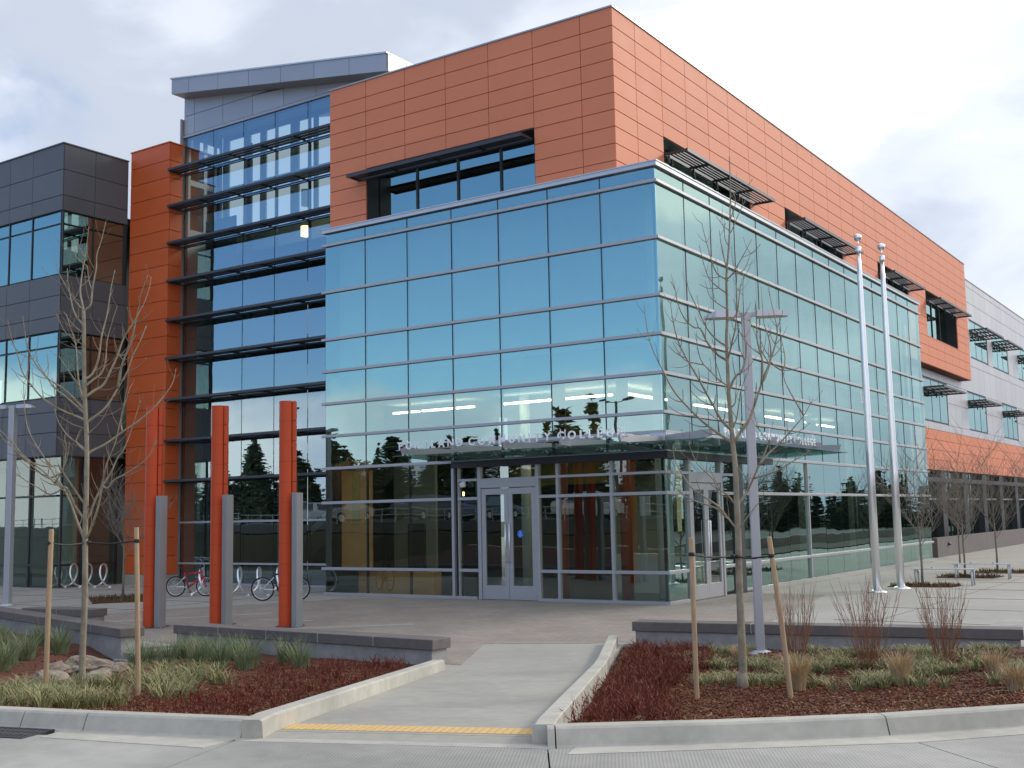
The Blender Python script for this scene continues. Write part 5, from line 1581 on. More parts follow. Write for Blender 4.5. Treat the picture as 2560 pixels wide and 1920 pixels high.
# ------------------------------------------------------------------ trees
FH = Vector((-0.5587, 0.8294, 0)); RH = Vector((0.8294, 0.5587, 0))
def grow(mb_main, mb_twig, path, r0, r1, depth_amp, seed, twig_density, twig_len, d0=0.0, known=None):
    """path: (lateral, height); bends a branch out of the plane and puts opposite twigs on it"""
    rg = random.Random(seed)
    sl = rg.uniform(-1, 1) * depth_amp
    n = len(path)
    pts = []
    L_ = sum(math.dist(a, b) for a, b in zip(path[:-1], path[1:]))
    run = 0
    for i, (l, h) in enumerate(path):
        if i: run += math.dist(path[i - 1], path[i])
        t = run / L_
        pts.append((l, d0 + sl * L_ * (t ** .8) * .8, h))
    if known is not None: known.extend(pts)
    # resample for smoothness
    P = [Vector(p) for p in pts]
    out = []
    for i in range(n - 1):
        p0 = P[max(i - 1, 0)]; p1 = P[i]; p2 = P[i + 1]; p3 = P[min(i + 2, n - 1)]
        m_ = 3
        for q in range(m_):
            t = q / m_
            out.append(.5 * ((2 * p1) + (p2 - p0) * t + (2 * p0 - 5 * p1 + 4 * p2 - p3) * t * t + (3 * p1 - p0 - 3 * p2 + p3) * t ** 3))
    out.append(P[-1])
    W = [RH * p.x + FH * p.y + Vector((0, 0, p.z)) for p in out]
    k = len(W)
    rad = [r0 + (r1 - r0) * (i / (k - 1)) ** .8 for i in range(k)]
    mb_main.tube(W, rad, 6)
    step = 1.0 / twig_density
    s_ = step * rg.uniform(.5, 1.0); acc = 0
    for i in range(1, k):
        seg = (W[i] - W[i - 1]); acc += seg.length
        if acc > s_ and i > 3:
            s_ = acc + step * rg.uniform(.6, 1.4)
            d = seg.normalized()
            a = rg.uniform(0, 2 * math.pi)
            perp = d.cross(Vector((math.cos(a), math.sin(a), .2))).normalized()
            for sg_ in (-1, 1):
                if rg.random() < .28: continue
                ln = twig_len * rg.uniform(.35, 1.0) * (1.1 - .5 * i / k)
                v = (perp * sg_ * .9 + d * .55).normalized()
                q = [W[i].copy()]
                for j in range(4):
                    v = (v + Vector((0, 0, .20)) + d * .10).normalized()
                    q.append(q[-1] + v * ln / 4)
                rr_ = max(.0034, min(rad[i] * .6, .0062))
                mb_twig.tube(q, [rr_, rr_ * .85, rr_ * .7, rr_ * .6, rr_ * .4], 4, cap=False)
                if rg.random() < .35:
                    mb_twig.tube([q[-1] - v * .004, q[-1] + v * .02], [.005, .002], 4)
    return W, rad

def big_tree(data, base, trunk_r, top_r, label, depth_amp, seed, main_n=1, cat='tree'):
    t = thing('bare_tree', label, cat, base)
    mb = MB(); tw = MB()
    W, rad = grow(mb, tw, data[0], trunk_r, top_r, 0.0, seed, .001, .1)
    Bv = Vector(base)
    def to_world(m_):
        m_.v = [a + np.array(base) for a in m_.v]; return m_
    # root flare
    mb.tube([(0, 0, -.1), (0, 0, .03), (0, 0, .12)], [trunk_r * 1.35, trunk_r * 1.18, trunk_r * .98], 10)
    to_world(mb).build('trunk', 'bark', t, origin=base, smooth=True)
    br = MB(); tw2 = MB()
    trunk = data[0]
    def axis_at(h):
        for (l0, h0), (l1, h1) in zip(trunk[:-1], trunk[1:]):
            if h0 <= h <= h1: return l0 + (l1 - l0) * (h - h0) / (h1 - h0)
        return trunk[-1][0] if h > trunk[-1][1] else trunk[0][0]
    known = []
    for i, path in enumerate(data[1:]):
        path = list(path)
        (l0, h0) = path[0]
        d_start = 0.0
        gap = abs(l0 - axis_at(h0))
        best = min(((math.dist((q[0], q[2]), (l0, h0)), q) for q in known), default=(9, None), key=lambda e: e[0])
        if gap < .13 and h0 <= trunk[-1][1] + .05:
            path.insert(0, (axis_at(h0 - gap * .9), h0 - gap * .9))
        elif best[0] < .30:
            path[0] = (best[1][0], best[1][2]); d_start = best[1][1]
        else:
            path.insert(0, (axis_at(h0 - gap * .6), h0 - gap * .6))
        L_ = sum(math.dist(a, b) for a, b in zip(path[:-1], path[1:]))
        r0 = max(.0055, min(trunk_r * .46, .0050 + .0105 * L_))
        grow(br, tw2, path, r0, .0034, depth_amp, seed * 31 + i, 6.0, .40, d_start, known)
    to_world(br).build('branches', 'bark', t, origin=base, smooth=True)
    to_world(tw2).build('twigs', 'twig_bark', t, origin=base)['kind'] = 'stuff'
    return t
zl = float(bed_left_z(TREE_L[0], TREE_L[1])); zr_ = float(bed_right_z(TREE_R[0], TREE_R[1]))
big_tree(TREE_A, (TREE_L[0], TREE_L[1], .19), .038, .020, 'staked young bare tree with upcurving branches beside the rock swale', .45, 3)
big_tree(TREE_B, (TREE_R[0], TREE_R[1], .19), .052, .0045, 'staked young bare tree with upcurving branches in front of the lamp post', .45, 5)

def small_tree(x, y, z, H, label, seed, density=60, stem=1.1, spread=.9, group='small bare trees in the plaza beds', twig_r=.0045):
    rg = random.Random(seed)
    t = thing('small_tree', label, 'tree', (x, y, z), 0, group)
    mb = MB(); mb.tube([(x, y, z - .05), (x + .01, y, z + stem * .5), (x, y + .01, z + stem), (x, y, z + stem * 1.5)], [.038, .030, .026, .016], 8); mb.build('trunk', 'thin_tree_bark', t, origin=(x, y, z), smooth=True)
    mb = MB()
    def branch(p, v, ln, r, lvl):
        q = [p.copy()]; vv = v.copy()
        for j in range(5):
            vv = (vv + Vector((rg.uniform(-.12, .12), rg.uniform(-.12, .12), .13))).normalized()
            q.append(q[-1] + vv * ln / 5)
        mb.tube(q, [r, r * .85, r * .7, r * .55, r * .45, r * .3], 4, cap=False)
        if lvl < 3:
            for j in range(1, 6):
                for _ in range(2 if lvl < 2 else 1):
                    a = rg.uniform(0, 6.28)
                    w = (vv * .6 + Vector((math.cos(a), math.sin(a), .15)) * .75).normalized()
                    branch(q[j], w, ln * rg.uniform(.4, .62), r * .55, lvl + 1)
    for i in range(7):
        a = 6.28 * i / 7 + rg.uniform(-.3, .3)
        branch(Vector((x, y, z + stem * (.95 + .08 * i))), Vector((math.cos(a) * spread, math.sin(a) * spread, 1.0)).normalized(), (H - stem) * rg.uniform(.6, .8), .014, 1)
    branch(Vector((x, y, z + stem * 1.4)), Vector((0, 0, 1)), H - stem * 1.4, .015, 1)
    mb.build('crown', 'thin_tree_bark', t, origin=(x, y, z))
    return t
small_tree(-14.9, -3.3, 0, 3.1, 'small bare tree in the square bed in front of the orange pier', 11)
small_tree(3.5, 7.9, 0, 3.3, 'small bare tree beside the nearer bench', 12)
small_tree(3.6, 12.3, 0, 3.4, 'small bare tree between the two benches', 13)
small_tree(3.95, 15.1, 0, 3.6, 'small bare tree beside the farther bench', 14)
small_tree(4.9, 19.0, 0, 3.6, 'small bare tree in front of the dark ramp wall', 15)
small_tree(1.6, 20.5, -.1, 3.0, 'thin reddish bare tree where glass pavilion meets ramp wall', 16)
def tree_bed(poly, label, seed, cover='bed_cover'):
    t = thing('tree_bed', label, 'planting bed', (poly[0][0], poly[0][1], 0))
    mb = MB(); mb.prism(poly, -.1, .022); mb.build('soil', 'mulch', t, origin=(poly[0][0], poly[0][1], 0))
    rg = random.Random(seed); mb = MB()
    xs = [p[0] for p in poly]; ys = [p[1] for p in poly]
    n = 0
    while n < 420:
        x, y = rg.uniform(min(xs), max(xs)), rg.uniform(min(ys), max(ys))
        if not in_poly(np.array([x]), np.array([y]), poly)[0]: continue
        n += 1
        a = rg.uniform(0, 6.28); h = rg.uniform(.04, .13); w = .018
        dx_, dy_ = math.cos(a) * w, math.sin(a) * w; ox, oy = rg.uniform(-.06, .06), rg.uniform(-.06, .06)
        mb.add([(x - dx_, y - dy_, .02), (x + dx_, y + dy_, .02), (x + ox, y + oy, .02 + h)], [(0, 1, 2)])
    o = mb.build('ground_cover', cover, t, origin=(poly[0][0], poly[0][1], 0)); o['kind'] = 'stuff'
    return t
tree_bed([(-16.4, -3.3), (-14.3, -4.7), (-13.3, -3.3), (-15.4, -2.0)], 'square bed of low cover round the small tree before the bike rack', 1)
tree_bed([(2.75, 7.3), (4.3, 7.6), (4.4, 8.3), (2.85, 8.1)], 'low green bed under the small tree beside the nearer bench', 2)
tree_bed([(2.9, 11.7), (4.5, 11.8), (4.6, 12.7), (2.95, 12.6)], 'low green bed under the small tree between the benches', 3)
tree_bed([(3.3, 14.3), (5.4, 14.6), (5.5, 15.8), (3.3, 15.7)], 'low green bed under the small tree beside the farther bench', 4)

# stakes and straps
def stake(x, y, z, top, lean, label):
    t = thing('tree_stake', label, 'stake', (x, y, z))
    mb = MB(); mb.tube([(x, y, z - .2), (x + lean[0] * .5, y + lean[1] * .5, (z + top) / 2), (x + lean[0], y + lean[1], top - .02), (x + lean[0], y + lean[1], top)], [.027, .027, .026, .022], 10)
    mb.build('post', 'stake_wood', t, origin=(x, y, z))
    return t
stake(6.36, -12.25, .15, 1.80, (0, 0), 'wooden stake left of the bare tree by the burgundy shrubs')
stake(7.33, -12.05, .15, 1.80, (-.14, -.08), 'leaning wooden stake beside the tall tan grass clump')
stake(.60, -16.03, .2, 2.02, (0.02, .01), 'wooden stake beside the rocks, nearest the drain grate')
stake(1.07, -15.2, .2, 2.02, (-.05, -.03), 'wooden stake standing in green sedge near the walk')
def strap(pts, base, label):
    t = thing('tree_strap', label, 'strap', base)
    mb = MB()
    rg = random.Random(4)
    W = []
    for a, b in zip(pts[:-1], pts[1:]):
        for i in range(9):
            u = i / 9
            W.append((a[0] + (b[0] - a[0]) * u, a[1] + (b[1] - a[1]) * u, a[2] + (b[2] - a[2]) * u - .02 * math.sin(math.pi * u) + rg.uniform(-.003, .003)))
    W.append(pts[-1]); mb.tube(W, [.0085 if i % 2 else .012 for i in range(len(W))], 6)
    mb.build('chain_tie', 'strap_black', t, origin=base)
    for p, r in ((pts[0], .031), (pts[-1], .031), (pts[len(pts) // 2], .056 if base[0] > 3 else .044)):
        mb = MB(); mb.lathe([(r, -.02), (r + .003, 0), (r, .02)], 12, p); mb.build('loop', 'strap_black', t, origin=base)
    return t
strap([(6.36, -12.25, 1.62), (6.55, -11.55, 1.57), (7.20, -12.12, 1.60)], (6.36, -12.25, 1.6), 'black rubber chain strap holding the bare tree by the lamp post')
strap([(.61, -16.02, 1.87), (.47, -15.47, 1.86), (1.025, -15.225, 1.87)], (.61, -16.02, 1.87), 'black rubber chain strap holding the bare tree by the rocks')

# ------------------------------------------------------------------ rocks in the swale
def rock(x, y, z, sx, sy_, sz, rot, seed, label):
    import bmesh
    from mathutils import noise as mn
    t_ = None
    bm = bmesh.new(); bmesh.ops.create_icosphere(bm, subdivisions=3, radius=1)
    rg = random.Random(seed); off = Vector((rg.uniform(0, 50), rg.uniform(0, 50), 0))
    planes = [Vector((rg.gauss(0, 1), rg.gauss(0, 1), rg.gauss(0, .8))).normalized() for _ in range(9)]
    for v in bm.verts:
        p = v.co.copy()
        for pl in planes:
            d = p.dot(pl)
            if d > .72: p -= pl * (d - .72) * .9
        p *= 1 + .22 * mn.noise(p * 2.2 + off) + .09 * mn.noise(p * 6 + off)
        v.co = (p.x * sx, p.y * sy_, p.z * sz)
    me = bpy.data.meshes.new('rock'); bm.to_mesh(me); bm.free()
    me.materials.append(MATS['stone'])
    o = bpy.data.objects.new('rock', me); link(o, None, (x, y, z)); o.rotation_euler = (rg.uniform(-.25, .25), rg.uniform(-.25, .25), rot)
    tag(o, label, 'rock', 'boulders lining the swale')
    return o
for i, a in enumerate([(-.75, -15.15, .06, .34, .24, .17, .5, 'large pale boulder beside the tan grass tuft and a wooden stake'),
                       (-.15, -15.25, .03, .26, .18, .12, 1.2, 'pale rock between the stake and the foot of the bare tree'),
                       (-1.75, -14.35, .06, .34, .2, .15, .2, 'wedge shaped brown rock tilted up in the swale'),
                       (-2.25, -14.05, -.0, .22, .26, .10, 1.0, 'flat dark slab rock behind the wedge shaped rock'),
                       (-1.2, -14.5, -.03, .36, .2, .09, .6, 'long flat rock across the middle of the swale'),
                       (-4.1, -12.0, -.14, .42, .2, .13, .5, 'long flat rock nearest the spillway'),
                       (-3.2, -12.9, -.12, .34, .22, .14, .3, 'rounded rock behind the bare tree trunk'),
                       (-2.5, -13.1, -.10, .24, .2, .12, 1.4, 'small angular rock at the green sedge edge'),
                       (-3.2, -12.2, -.14, .22, .18, .12, 2.2, 'small pale rock below the low wall end'),
                       (-1.35, -15.6, .04, .2, .16, .10, 2.0, 'small mossy rock in front of the large boulder'),
                       (-2.0, -13.5, -.08, .2, .15, .1, .9, 'small grey rock in mid swale'),
                       (-3.7, -12.6, -.06, .26, .2, .15, 1.9, 'dark angular rock between the flat rocks of the swale'),
                       (-.5, -14.75, .06, .22, .16, .12, 2.6, 'brown rock touching the bare tree trunk'),
                       (-1.0, -15.7, .10, .26, .2, .14, .1, 'pale lichened rock nearest the kerb'),
                       (-2.9, -13.5, .0, .3, .2, .14, 2.9, 'tilted brown slab behind the long flat rock')]):
    rock(*a[:7], 40 + i, a[7])

# ------------------------------------------------------------------ grasses and shrubs
def blades_np(mb_list, cx, cy, cz, n, r, h0, h1, lean, w, droop, rg, segs=3, twist=0.0):
    """tapered arching blades from a tuft centre; appended to mb_list (verts, faces)"""
    V, F, base = mb_list['v'], mb_list['f'], mb_list['n']
    for _ in range(n):
        a = rg.uniform(0, 6.283); rr_ = r * math.sqrt(rg.random()) * .35
        x, y = cx + rr_ * math.cos(a), cy + rr_ * math.sin(a)
        a2 = a + rg.gauss(0, .5)
        h = rg.uniform(h0, h1); ln = lean * rg.uniform(.3, 1.2)
        ca, sa = math.cos(a2), math.sin(a2)
        b = mb_list['n']
        px, py = -sa * w, ca * w
        for i in range(segs + 1):
            t = i / segs
            o = ln * h * (t ** 1.6)
            z = cz + h * (t - droop * t * t * t)
            ww = (1 - t) ** .7 if i < segs else 0
            bx_, by_ = x + ca * o, y + sa * o
            if i < segs:
                V.append((bx_ - px * ww, by_ - py * ww, z)); V.append((bx_ + px * ww, by_ + py * ww, z))
            else:
                V.append((bx_, by_, z))
        for i in range(segs - 1):
            q = b + 2 * i
            F.append((q, q + 1, q + 3, q + 2))
        q = b + 2 * (segs - 1)
        F.append((q, q + 1, q + 2))
        mb_list['n'] += 2 * segs + 1
def new_list(): return {'v': [], 'f': [], 'n': 0}
def build_list(L_, name, material, origin, parent=None):
    mb = MB(); mb.v = [np.array(L_['v'])]; mb.f = L_['f']; mb.n = L_['n']
    return mb.build(name, material, parent, origin=origin)

def tuft(x, y, z, n, r, h0, h1, lean, w, droop, material, name, label, cat, group, seed, segs=4):
    L_ = new_list(); blades_np(L_, x, y, z, n, r, h0, h1, lean, w, droop, random.Random(seed), segs)
    o = build_list(L_, name, material, (x, y, z)); tag(o, label, cat, group); return o
zL = lambda x, y: float(bed_left_z(x, y)); zR = lambda x, y: float(bed_right_z(x, y))
# blue-green oat grass by the left walls
teal = [(-3.1, -11.75), (-2.55, -11.55), (-2.0, -11.6), (-1.45, -11.5), (-.9, -11.7), (-.35, -11.55), (.1, -11.75), (-2.8, -12.2), (-2.2, -12.15), (-1.6, -12.1), (-1.0, -12.2), (-.5, -12.2),
        (-4.2, -13.4), (-4.7, -12.8), (-5.2, -13.6), (-5.4, -12.4), (-6.1, -12.3), (-6.0, -13.2), (-6.8, -12.0), (-7.4, -11.6), (-4.0, -14.3), (-4.9, -14.4), (-6.9, -12.9), (-7.8, -12.4), (-8.4, -11.4), (-5.0, -12.0), (-5.8, -11.5), (-6.6, -11.3), (-3.6, -13.9), (-8.8, -12.2), (-9.6, -11.2)]
for wall_side in (True, False):
    L_ = new_list(); rg = random.Random(100)
    for x, y in [q for q in teal if (q[0] > -3.5) == wall_side]:
        blades_np(L_, x, y, zL(x, y), 300, .34, .20, .58, .62, .0034, .24, rg, 4)
    o = build_list(L_, 'blue_grass_mass', 'teal_blades', (-1.5 if wall_side else -6, -12, 0))
    tag(o, 'blue green oat grass along the foot of the low wall by the pylons' if wall_side else 'blue green oat grass beyond the rock swale', 'grass', kind='stuff')
# tan feather grass
tan = [(7.1, -11.25, .62, 'tall tan feather grass clump beside the leaning stake'), (8.05, -10.7, .60, 'tan feather grass clump between two reddish twiggy shrubs'), (8.85, -9.9, .50, 'tan feather grass clump nearest the wall end'),
       (5.45, -8.95, .42, 'small tan grass clump near the lamp post foot'), (9.9, -9.2, .45, 'tan feather grass clump past the wall end'), (-.15, -16.65, .62, 'tan feather grass tuft beside the large boulder'), (9.3, -11.2, .42, 'tan feather grass clump near the curving kerb')]
for i, (x, y, h, lb) in enumerate(tan):
    z = zL(x, y) if x < 2 else zR(x, y)
    tuft(x, y, z, 360, .22, h * .55, h, .42, .0032, .30, 'tan_blades', 'feather_grass', lb, 'grass', 'tan feather grasses', 300 + i, 5)
# red-twig dogwoods
def twig_shrub(x, y, z, H, label, seed, n=34, mt_='dogwood_stems'):
    rg = random.Random(seed); t = thing('dogwood_shrub', label, 'shrub', (x, y, z), 0, 'reddish twiggy shrubs before the low wall')
    mb = MB()
    for i in range(n):
        a = rg.uniform(0, 6.28); r = rg.uniform(.0, .14); sp_ = rg.uniform(.05, .42)
        p = Vector((x + r * math.cos(a), y + r * math.sin(a), z - .02)); v = Vector((math.cos(a) * sp_, math.sin(a) * sp_, 1)).normalized()
        h = H * rg.uniform(.55, 1.0); q = [p]
        for j in range(5):
            v = (v + Vector((rg.uniform(-.06, .06), rg.uniform(-.06, .06), .03))).normalized(); q.append(q[-1] + v * h / 5)
        mb.tube(q, [.0045, .0042, .0036, .003, .0024, .0014], 4, cap=False)
        for j in range(1, 5):
            for _ in range(2):
                if rg.random() < .6:
                    a2 = rg.uniform(0, 6.28); w = (v + Vector((math.cos(a2), math.sin(a2), 0)) * .45).normalized(); l2 = h * rg.uniform(.12, .32)
                    mb.tube([q[j], q[j] + w * l2 * .5, q[j] + (w + Vector((0, 0, .25))).normalized() * l2], [.0024, .002, .001], 3, cap=False)
    mb.build('stems', mt_, t, origin=(x, y, z))
    return t
twig_shrub(5.95, -8.15, zR(5.95, -8.15), 1.15, 'reddish twiggy shrub beside the leaning stake and lamp post', 21)
twig_shrub(7.1, -8.75, zR(7.1, -8.75), 1.22, 'tallest reddish twiggy shrub before the middle of the low wall', 22, 42)
twig_shrub(7.85, -8.0, zR(7.85, -8.0), 1.22, 'reddish twiggy shrub nearest the low wall end', 23, 40)

# sedges: one mass on each side of the walk
def scatter(poly, n, zf_, rg, clump, keep=None):
    xs = [p[0] for p in poly]; ys = [p[1] for p in poly]; out = []
    while len(out) < n:
        x, y = rg.uniform(min(xs), max(xs)), rg.uniform(min(ys), max(ys))
        if in_poly(np.array([x]), np.array([y]), poly)[0] and (keep is None or keep(x, y)): out.append((x, y, zf_(x, y)))
    return out
rg = random.Random(51)
L_ = new_list()
for x, y, z in scatter([(5.7, -11.4), (3.9, -7.6), (8.4, -6.6), (10.3, -7.0), (10.6, -9.6), (9.6, -10.6), (7.6, -11.2), (6.9, -11.3)], 210, zR, rg, 1, keep=lambda x, y: math.sin(x * 4.1 + 1) + math.sin(y * 3.3) + .5 * math.sin(x * 9 + y * 7) > -.35):
    blades_np(L_, x, y, z, 60, .16, .12, .30, .95, .0048, .62, rg, 4)
o = build_list(L_, 'sedge_cover', 'sedge_blades', (7, -9, 0)); tag(o, 'mass of low variegated sedge before the low wall and lamp post', 'grass', kind='stuff')
L_ = new_list()
for x, y, z in scatter([(.3, -17.4), (-.4, -16.0), (.1, -14.6), (-1.6, -13.2), (-.8, -12.6), (1.0, -13.8), (2.4, -16.2), (2.7, -17.0), (2.0, -17.6)], 95, zL, rg, 1, keep=lambda x, y: math.sin(x * 3.1 + 1) + math.sin(y * 3.7) > -.7):
    blades_np(L_, x, y, z, 75, .2, .10, .38, .90, .0040, .50, rg, 4)
o = build_list(L_, 'sedge_cover', 'sedge_blades', (1, -15, 0)); tag(o, 'mass of green and straw sedge round the tree beside the rocks', 'grass', kind='stuff')
# burgundy low shrubs
def sprigs(poly, n, zf_, h0, h1, seed, keep=None):
    rg = random.Random(seed); mb = MB(); V, F = [], []; c = 0
    for x, y, z in scatter(poly, n, zf_, rg, 1, keep):
        for _ in range(6):
            a = rg.uniform(0, 6.28); sp_ = rg.uniform(.1, .8); h = rg.uniform(h0, h1)
            p = Vector((x + rg.uniform(-.05, .05), y + rg.uniform(-.05, .05), z)); v = Vector((math.cos(a) * sp_, math.sin(a) * sp_, 1)).normalized()
            q = p + v * h
            for (s0, s1, w) in ((p, q, .0035),) + tuple((p + v * h * f_, p + v * h * f_ + (v + Vector((rg.uniform(-1, 1), rg.uniform(-1, 1), .1))).normalized() * h * .35, .0055) for f_ in (.3, .45, .6, .75, .9)):
                pr_ = Vector((-sa_, ca_, 0)) if False else (s1 - s0).cross(Vector((rg.uniform(-1, 1), rg.uniform(-1, 1), rg.uniform(-1, 1)))).normalized() * w
                V += [tuple(s0 - pr_), tuple(s0 + pr_), tuple(s1)]; F.append((c, c + 1, c + 2)); c += 3
    return {'v': V, 'f': F, 'n': c}
L_ = sprigs([(7.0, -15.9), (3.2, -7.8), (4.3, -7.5), (5.2, -9.2), (5.6, -11.2), (6.3, -12.8), (6.9, -14.3), (7.6, -15.2)], 560, zR, .06, .23, 61, keep=lambda x, y: y > -13.6 or random.Random(int(x * 50) * 7 + int(y * 50)).random() < .3 + (y + 16) * .2)
o = build_list(L_, 'burgundy_shrub_mass', 'burgundy_sprigs', (5, -11, 0)); tag(o, 'low mass of burgundy twiggy shrubs beside the kerb of the sloping walk', 'shrub', kind='stuff')
L_ = sprigs([(1.5, -10.95), (.3, -11.0), (.2, -12.6), (1.2, -13.6), (2.2, -15.6), (2.9, -16.8), (4.2, -16.8), (2.6, -13.4)], 210, zL, .05, .18, 62)
o = build_list(L_, 'burgundy_shrub_mass', 'burgundy_sprigs', (2, -13, 0)); tag(o, 'low mass of burgundy twiggy shrubs between the sedge and the walk kerb', 'shrub', kind='stuff')
# dry straw lying on the mulch
def straws(poly, n, zf_, seed):
    rg = random.Random(seed); mb = MB()
    for x, y, z in scatter(poly, n, zf_, rg, 1):
        a = rg.uniform(0, 6.28); ln = rg.uniform(.06, .3); q = []
        for i in range(5):
            u = i / 4 - .5
            q.append((x + math.cos(a + u * .8) * ln * u, y + math.sin(a + u * .8) * ln * u, z + .02 + .03 * (1 - 4 * u * u) * rg.random()))
        mb.tube(q, .0022, 3, cap=False)
    return mb
mb = straws([(7.2, -16.0), (6.2, -12.6), (8.4, -11.2), (11.0, -8.8), (11.0, -11.6), (9.2, -14.5)], 60, zR, 71)
o = mb.build('dry_straw', 'tan_blades', origin=(8, -13, 0)); tag(o, 'dry straw stalks lying on the mulch behind the curving kerb', 'straw', kind='stuff')
# bark chips
def chips(poly, n, zf_, seed, name, label):
    g = np.random.default_rng(seed)
    P = np.array(poly); x = []; y = []
    while len(x) < n:
        a = g.uniform(P[:, 0].min(), P[:, 0].max(), n); b = g.uniform(P[:, 1].min(), P[:, 1].max(), n)
        k_ = in_poly(a, b, poly)
        # denser near the camera
        w = np.clip(2.2 - np.hypot(a - 8.5, b + 18.5) / 6.0, .12, 1)
        k_ &= g.random(n) < w
        x += list(a[k_]); y += list(b[k_])
    x = np.array(x[:n]); y = np.array(y[:n]); z = zf_(x, y) + g.uniform(0, .012, n)
    L1 = g.uniform(.010, .034, n); W1 = L1 * g.uniform(.3, .6, n); H1 = g.uniform(.003, .009, n)
    a = g.uniform(0, 6.28, n); tilt = g.normal(0, .35, n); tilt2 = g.normal(0, .35, n)
    ux = np.stack([np.cos(a), np.sin(a), tilt], -1); uy = np.stack([-np.sin(a), np.cos(a), tilt2], -1)
    c = np.stack([x, y, z], -1)
    top = np.cross(ux, uy)
    v = []
    for sx_, sy2 in ((-1, -1), (1, -1), (1, 1), (-1, 1)):
        v.append(c + ux * (L1 * sx_)[:, None] / 1 * .5 + uy * (W1 * sy2)[:, None] * .5 + top * H1[:, None])
    for sx_, sy2 in ((-1, -1), (1, -1), (1, 1), (-1, 1)):
        v.append(c + ux * (L1 * sx_)[:, None] * .5 + uy * (W1 * sy2)[:, None] * .5 - top * H1[:, None])
    V = np.stack(v, 1).reshape(-1, 3)
    b = (np.arange(n) * 8)[:, None]
    F = np.concatenate([b + np.array(q) for q in ([0, 1, 2, 3], [0, 4, 5, 1], [1, 5, 6, 2], [2, 6, 7, 3], [3, 7, 4, 0])])
    me = bpy.data.meshes.new(name)
    me.from_pydata(V.tolist(), [], F.tolist()); me.materials.append(MATS['mulch_chips'])
    o = bpy.data.objects.new(name, me); link(o); tag(o, label, 'bark mulch', kind='stuff')
    return o
chips(BED_R, 26000, bed_right_z, 81, 'bark_chips', 'reddish brown bark chips covering the bed behind the curving kerb')
chips([(-9, -18), (-8, -12), (1.5, -10.8), (4.7, -16.9), (2.6, -17.7), (-4, -19.5)], 16000, bed_left_z, 82, 'bark_chips', 'reddish brown bark chips covering the bed beside the rocks')

# ------------------------------------------------------------------ what the glass reflects: cars, fence, trees
CARC = [(0.35, 0.36, 0.38), (0.45, 0.45, 0.46), (0.05, 0.06, 0.08), (0.10, 0.16, 0.26), (0.55, 0.55, 0.55), (0.22, 0.03, 0.03), (0.30, 0.33, 0.36), (0.04, 0.05, 0.05)]
CARN = ['silver', 'pale grey', 'near black', 'dark blue', 'white', 'dark red', 'blue grey', 'black']
for i, c in enumerate(CARC): mat('car_paint_%s' % CARN[i].replace(' ', '_'), c, .25, metal=.3, spec=.6, coat=.6)
def car_base(kind, paint):
    t = bpy.data.objects.new('parked_car', None); COL.objects.link(t); WP[t.name] = Vector((0, 0, 0))
    L_, W = (4.5, 1.78) if kind else (4.7, 1.9)
    if kind == 0: side = [(-2.3, .35), (-2.28, .9), (-1.9, 1.02), (-1.7, 1.62), (.4, 1.66), (1.05, 1.08), (2.15, .98), (2.3, .75), (2.3, .35)]
    else: side = [(-2.2, .32), (-2.2, .82), (-1.65, .95), (-1.0, 1.40), (.25, 1.42), (1.05, .95), (2.05, .82), (2.22, .6), (2.22, .32)]
    mb = MB(); n = len(side)
    v = []
    for s_ in (-1, 1):
        for x, z in side:
            ins = .0 if z < .99 else .16 * (z - .95) / .5
            v.append((x, s_ * (W / 2 - ins), z))
    mb.add(v, [tuple(range(n - 1, -1, -1)), tuple(range(n, 2 * n))] + [(i, (i + 1) % n, n + (i + 1) % n, n + i) for i in range(n)])
    mb.build('body', paint, t, bevel=.04)
    zt = 1.6 if kind == 0 else 1.36
    for s_ in (-1, 1):
        mb = MB(); y = s_ * (W / 2 - .035); y2 = s_ * (W / 2 - .155)
        pts = [(-1.55, 1.06), (-1.45, zt - .08), (.25, zt - .08), (.8, 1.06)] if kind == 0 else [(-1.35, 1.0), (-.9, zt - .06), (.15, zt - .06), (.8, 1.0)]
        mb.add([(pts[0][0], y, pts[0][1]), (pts[1][0], y2, pts[1][1]), (pts[2][0], y2, pts[2][1]), (pts[3][0], y, pts[3][1])], [(0, 1, 2, 3)])
        mb.build('side_window', 'car_glass', t)
    for xa, za, xb, zb in (((.42, zt + .0, 1.02, 1.1) if kind == 0 else (.3, zt + .01, 1.0, .99)), ((-1.71, zt - .05, -1.88, 1.06) if kind == 0 else (-1.03, zt + .0, -1.62, .985))):
        mb = MB(); o_ = .03 if xa > 0 else -.03
        mb.add([(xa + o_, -.66, za), (xa + o_, .66, za), (xb + o_, .76, zb), (xb + o_, -.76, zb)], [(0, 1, 2, 3)]); mb.build('windscreen', 'car_glass', t)
    for x in (-1.4, 1.38):
        for s_ in (-1, 1):
            mb = MB(); mb.tube([(x, s_ * (W / 2 - .2), .33), (x, s_ * (W / 2 + .01), .33)], .33, 18); w = mb.build('wheel', 'tyre', t)
            mb = MB(); mb.tube([(x, s_ * (W / 2), .33), (x, s_ * (W / 2 + .025), .33)], .2, 14); mb.build('rim', 'polished_steel', w)
    for s_ in (-1, 1):
        box('headlight', 2.18, 2.26, s_ * .62 - .16, s_ * .62 + .16, .62, .76, 'white_paint', t)
        box('tail_light', -2.26, -2.16, s_ * .66 - .14, s_ * .66 + .14, .70, .86, 'bike_red', t)
    return t
def copy_tree(o, parent=None, paint=None):
    c = o.copy(); COL.objects.link(c)
    if parent is not None: c.parent = parent
    for ch in list(KIDS.get(o.name, [])): copy_tree(ch, c)
    return c
slots = []
